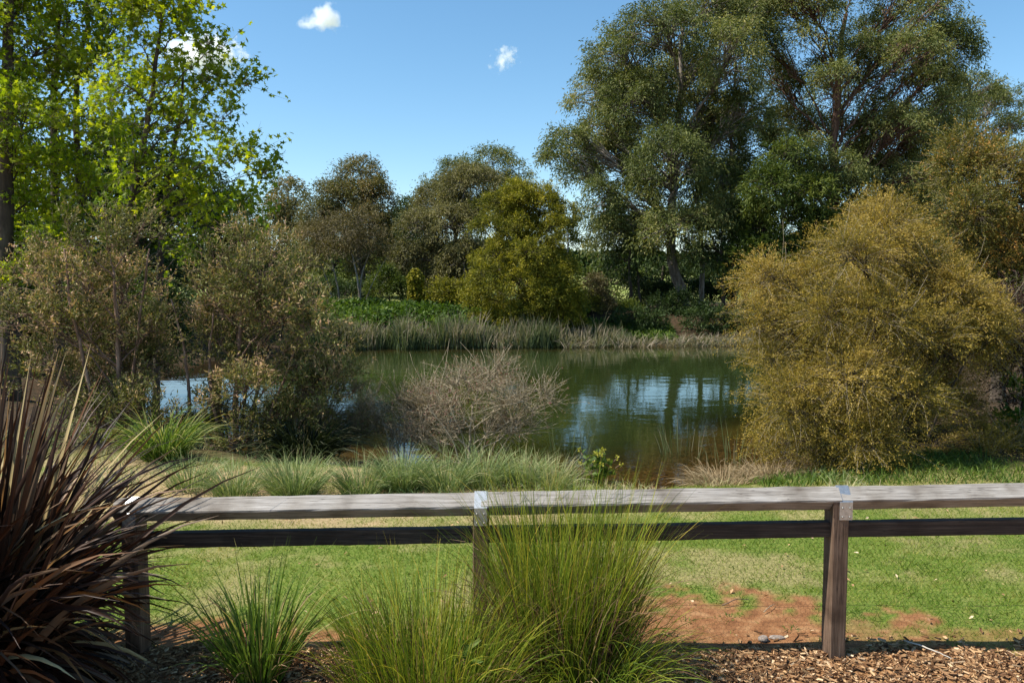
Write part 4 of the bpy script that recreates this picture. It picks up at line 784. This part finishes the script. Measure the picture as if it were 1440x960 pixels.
w.build('stems', M['twig_brown'], root, b); lf.build('leaves', M['lf_herb'], root, b); [fl.build('flower', M['flower_yellow'], root, b) for fl in fls]

# bronze flax
rng = np.random.default_rng(350); b = np.array([-3.36, 4.38, 0.02]); root = thing('bronze_flax', b, 'big bronze flax with sword leaves covering the left fence post', 'plant')
def flax_set(n, L, tilt, bend, wd, tint, rad=.42):
    th = rng.uniform(0, 2 * np.pi, n); rr = rad * np.sqrt(rng.random(n))
    P = b + np.stack([rr * np.cos(th), rr * np.sin(th), np.zeros(n)], -1); th = th + rng.normal(size=n) * .5
    tl = rng.uniform(tilt[0], tilt[1], n); d = np.stack([np.cos(th) * np.sin(tl), np.sin(th) * np.sin(tl), np.cos(tl)], -1)
    return P, d, rng.uniform(L[0], L[1], n), wd * rng.uniform(.55, 1.2, n), rng.uniform(bend[0], bend[1], n), tint(n)
mb = MB()
tf = lambda n: np.clip(np.where(rng.random(n) < .05, rng.uniform(.93, 1, n), rng.uniform(.0, .9, n)), 0, 1)
for args, zb in (((340, (1.5, 2.3), (0, .34), (0, .12), .050, tf), 0), ((560, (1.25, 2.1), (.22, .66), (.10, .75), .046, tf), 0), ((340, (.9, 1.45), (.35, .95), (.3, 1.5), .042, tf), .35), ((340, (.7, 1.15), (.7, 1.35), (1.0, 2.6), .044, tf), .45), ((260, (.7, 1.2), (.8, 1.5), (1.2, 3.2), .040, tf), .15)):
    P, d, Lx, wd, bn, ti = flax_set(*args); P[:, 2] += zb * rng.uniform(.3, 1, len(P)); blades(mb, rng, P, d, Lx, wd, bn, 8, ti, fold=.5, tip_tint=.06, face=1)
mb.build('leaves', M['flax'], root, b)
mb = MB(); P, d, Lx, wd, bn, ti = flax_set(260, (.6, 1.1), (.7, 1.4), (1.6, 3.6), .030, lambda n: rng.random(n)); blades(mb, rng, P, d, Lx, wd, bn, 8, ti, fold=.6, face=1)
o = mb.build('dead_leaves', M['flax_dead'], root, b); o['label'] = 'drooping dry brown leaves at the base'

# ------------------------------------------------------------------ fence
FY = 5.10; PD = .155; RS = .108
fence = thing('timber_fence', (2.14, FY, 0), 'grey post and rail timber fence with wire netting along the lawn', 'fence')
FO = np.array([2.14, FY, 0])
posts = [-2.50, -.205, 2.155, 4.62]
def railz(x): return .940 + (x + 2.4) * .0166     # height of the diamond rail's lower edge line
hd = RS / math.sqrt(2)
def jag(v, s, rng): return v + rng.normal(size=v.shape) * s
for i, x in enumerate(posts):
    rng = np.random.default_rng(400 + i); mb = MB()
    zt = railz(x) + hd - .008; wd = .052; gb = gz(x, FY) - .3
    # outline of the post with a V notch for the rail, swept in x
    prof = [(FY, gb), (FY + PD, gb), (FY + PD, zt), (FY + PD / 2, zt - PD / 2), (FY, zt)]
    zz = np.linspace(gb, zt - PD / 2 - .02, 12)
    V = []; Fc = []
    lev = [[(FY, z), (FY + PD, z)] for z in zz]
    ch = .007
    ring = lambda z, dx, dy: [(x - wd + dx + ch, FY + dy, z), (x + wd + dx - ch, FY + dy, z), (x + wd + dx, FY + dy + ch, z), (x + wd + dx, FY + PD + dy - ch, z), (x + wd + dx - ch, FY + PD + dy, z), (x - wd + dx + ch, FY + PD + dy, z), (x - wd + dx, FY + PD + dy - ch, z), (x - wd + dx, FY + dy + ch, z)]
    dxs = np.cumsum(rng.normal(size=12)) * .0010
    for z, dx in zip(zz, dxs): V += ring(z, dx, 0)
    V = np.array(V); k = 8
    idx = np.arange(len(V)).reshape(-1, k)
    mb.add(V, np.stack([idx[:-1], np.roll(idx[:-1], -1, 1), np.roll(idx[1:], -1, 1), idx[1:]], -1).reshape(-1, 4))
    # notched head: two cheeks in front of and behind the rail
    z0 = zz[-1]; dx = dxs[-1]
    for y0, y1, ya, yb in ((FY, FY + PD / 2, FY, FY + PD / 2), (FY + PD, FY + PD / 2, FY + PD, FY + PD / 2)):
        pts = [(y0, z0), (y1, z0), (y1, zt - PD / 2), (y0, zt)]
        v = [(x - wd + dx, a, c) for a, c in pts] + [(x + wd + dx, a, c) for a, c in pts]
        f = [(0, 1, 2, 3), (7, 6, 5, 4)] + [(j, j + 4, (j + 1) % 4 + 4, (j + 1) % 4) for j in range(4)]
        mb.add(v, f)
    mb.build('post', M['post_wood'], fence, FO)
    # folded galvanised strap over the rail
    if i < 3:
        st = MB(); sw = .026 if i != 1 else .043; sx = x + (.022 if i == 2 else .0); e = .006; cy = FY + PD / 2; cz = railz(x) + hd
        q = [(FY - e, zt - .115), (FY - e, zt + .003), (cy, cz + hd + e * 1.7), (FY + PD + e, zt + .003), (FY + PD + e, zt - .115)]
        q2 = [(FY - .001, zt - .115), (FY - .001, zt + .001), (cy, cz + hd + .001), (FY + PD + .001, zt + .001), (FY + PD + .001, zt - .115)]
        sw2 = .042
        v = [(sx + s_ * sw2, a, c) for s_ in (-1, 1) for a, c in q] + [(sx + s_ * sw2, a, c) for s_ in (-1, 1) for a, c in q2]
        f = []
        for j in range(4): f += [(j, j + 1, j + 6, j + 5), (10 + j, 15 + j, 16 + j, 11 + j), (j, 10 + j, 11 + j, j + 1), (5 + j, 6 + j, 16 + j, 15 + j)]
        f += [(0, 5, 15, 10), (4, 14, 19, 9)]
        st.add(v, f); so_ = st.build('metal_strap', M['galv'], fence, FO)
        for bx in (-1, 1):
            for bz in (0, 1):
                bo = MB(); c = np.array([sx + bx * .024, FY - e - .001, zt - .095 + bz * .06])
                C = np.stack([c, c + [0, -.005, 0], c + [0, -.007, 0]]); tubes(bo, C, np.array([.0065, .006, .003]), 8); bo.build('bolt', M['bolt_metal'], so_, FO)
def raillen(x0, x1, name, mat, seed, diamond):
    rng = np.random.default_rng(seed); n = 22; xs = np.linspace(x0, x1, n); mb = MB(); cy = FY + PD / 2
    wob = np.cumsum(rng.normal(size=(n, 2)), 0) * .0006
    rows = []
    for xx, (wy_, wz_) in zip(xs, wob):
        if diamond:
            cz = railz(xx) + hd; c = .006
            pr = [(-hd, -c), (-hd, c), (-c, hd), (c, hd), (hd, c), (hd, -c), (c, -hd), (-c, -hd)]
        else:
            cz = railz(xx) - .128; a_, b_ = .030, .051; c = .004
            pr = [(-a_, -b_ + c), (-a_, b_ - c), (-a_ + c, b_), (a_ - c, b_), (a_, b_ - c), (a_, -b_ + c), (a_ - c, -b_), (-a_ + c, -b_)]
        rows.append([(xx, cy + p_ + wy_, cz + q_ + wz_) for p_, q_ in pr])
    V = jag(np.array(rows), .0012, rng); idx = np.arange(n * 8).reshape(n, 8)
    mb.add(V.reshape(-1, 3), np.stack([idx[:-1], idx[1:], np.roll(idx[1:], -1, 1), np.roll(idx[:-1], -1, 1)], -1).reshape(-1, 4))
    mb.f.append((np.stack([idx[0], idx[-1][::-1]]), 0, False))
    return mb.build(name, mat, fence, FO)
for i, (a, b_) in enumerate([(-2.62, posts[1] - .002), (posts[1] + .002, posts[2] - .002), (posts[2] + .002, 4.75)]):
    raillen(a, b_, 'top_rail', M['rail_grey'], 420 + i, True)
for i in range(3): raillen(posts[i] + .056, posts[i + 1] - .056, 'bottom_rail', M['rail_dark'], 430 + i, False)
# hexagonal wire netting on the back of the bottom rail, down to the ground
rng = np.random.default_rng(440); mb = MB(); cw, chh = .032, .028; segs = []
y0 = FY + PD / 2 + .036
for i in range(int(4.95 / cw)):
    for j in range(int(.80 / chh)):
        ox = posts[1] + .06 + i * cw + (cw / 2 if j % 2 else 0); oz = .03 + j * chh
        if oz + .04 > railz(ox) - .17 or ox > 4.7: continue
        p1 = (ox, oz + chh * .33); p2 = (ox, oz - chh * .33 + .0); pl = (ox - cw / 2, oz + chh * .67); pr = (ox + cw / 2, oz + chh * .67)
        segs += [(p2, p1), (p1, pl), (p1, pr)]
sg = np.array(segs); 
def warp(p):
    x_, z_ = p[..., 0], p[..., 1]
    return np.stack([x_ + .008 * np.sin(z_ * 9 + x_ * 2), y0 + .012 * np.sin(x_ * 5 + z_ * 7) + .03 * sstep(.25, 0, z_), z_ + .006 * np.sin(x_ * 7)], -1)
tubes(mb, warp(sg), np.full(sg.shape[:2], .0006), 3)
xs = np.linspace(posts[1] + .06, 4.7, 60)
for z_, am in ((.34, .006), (.05, .012)): tubes(mb, np.stack([xs, np.full(60, y0) + .01, z_ + am * np.sin(xs * 6) + .004 * np.sin(xs * 23)], -1), np.full(60, .0009), 4)
mb.build('wire_netting', M['wire'], fence, FO)

# ------------------------------------------------------------------ small things on the ground
def rock(name, label, cat, loc, size, seed, mat):
    rng = np.random.default_rng(seed); nn = 9; th = np.linspace(0, np.pi, nn); ph = np.linspace(0, 2 * np.pi, 13)[:-1]; TH, PH = np.meshgrid(th, ph, indexing='ij')
    d = np.stack([np.sin(TH) * np.cos(PH), np.sin(TH) * np.sin(PH), np.cos(TH)], -1)
    d = d * (1 + .35 * (vnoise(d[..., 0] * 2 + 9 + d[..., 2], d[..., 1] * 2 + 9, seed) - .5)[..., None]); d[..., 2] = np.clip(d[..., 2], -.8, .7)
    V = d * np.array(size); i = np.arange(nn * 12).reshape(nn, 12); mb = MB()
    mb.add(V.reshape(-1, 3), np.stack([i[:-1], i[1:], np.roll(i[1:], -1, 1), np.roll(i[:-1], -1, 1)], -1).reshape(-1, 4))
    o = mb.build(name, mat); o.location = loc; return tag(o, label, cat)
rock('stone', 'small brown stone lying on the bare red soil', 'stone', (1.76, 5.42, gz(1.76, 5.42) + .018), (.036, .03, .026), 501, M['stone'])
rock('stone', 'flat pale grey stone beside the small brown stone', 'stone', (1.87, 5.46, gz(1.87, 5.46) + .008), (.055, .03, .015), 502, M['stone'])
def stick(label, pts, r, mat, seed):
    rng = np.random.default_rng(seed); pts = np.array([(x, y, gz(x, y) + h) for x, y, h in pts]); P, rr = smooth_path(pts, np.linspace(r, r * .5, len(pts)), 12, rng, r * .4); mb = MB(); tubes(mb, P - P[0], rr, 6)
    o = mb.build('twig', M[mat]); o.location = P[0]; tag(o, label, 'twig')
stick('bleached curved stick lying on the bark chips right of the post', [(2.70, 5.32, .03), (2.76, 5.20, .04), (2.82, 5.12, .03), (2.86, 5.02, .03)], .006, 'bark_pale', 511)
stick('thin dry twig on the upper edge of the red soil', [(1.62, 5.98, .02), (1.74, 6.03, .05), (1.86, 6.10, .02)], .005, 'twig_brown', 512)
stick('pale forked twig near the post on the red soil', [(1.90, 5.85, .02), (1.97, 5.92, .035), (2.03, 6.0, .02)], .004, 'twig_pale', 513)
for i, (x, y, lb) in enumerate([(1.62, 5.80, 'tiny green weed at the middle of the red soil patch'), (1.30, 5.72, 'tiny green weed at the left part of the red soil patch'), (2.02, 5.6, 'tiny dull weed close to the right fence post')]):
    tussock('small_weed', lb, 'weed', 'weeds in the red soil', np.array([x, y, gz(x, y)]), 40, (.02, .07), 1.2, .008, (.2, .8), 'lf_herb', 520 + i, rad=.04, seg=3)
rng = np.random.default_rng(530); b = np.array([-.27, 4.38, .02]); mb = MB(); root = thing('broadleaf_weed', b, 'bright green broad-leaved weed poking out of the wide sedge', 'plant')
n = 9; leaves(mb, rng, b + [0, -.06, .42] + rng.normal(size=(n, 3)) * [.05, .02, .05], rng.normal(size=(n, 3)) * .5 + [.2, -.2, .8], .12, .045, 'oval', rng.uniform(.6, 1, n), .2); mb.build('leaves', M['lf_herb'], root, b)
mb = MB(); tubes(mb, np.stack([b, b + [.01, -.03, .2], b + [0, -.06, .44]]), np.full(3, .004), 5); mb.build('stem', M['twig_brown'], root, b)
# far lamp pole
b = G(798, 88); root = thing('lamp_pole', b, 'tall dark lamp pole far off in the gap beside the wattle', 'lamp pole')
mb = MB(); zt = W(798, 312, 88)[2]; tubes(mb, np.array([[b[0], b[1], b[2] - .3], [b[0], b[1], zt]]), np.array([.12, .08]), 8); mb.build('pole', M['metal_dark'], root, b)
mb = MB(); box(mb, (b[0] - .75, b[1] - .25, zt - .25), (b[0] + .1, b[1] + .25, zt + .05)); mb.build('lamp_head', M['metal_dark'], root, b)
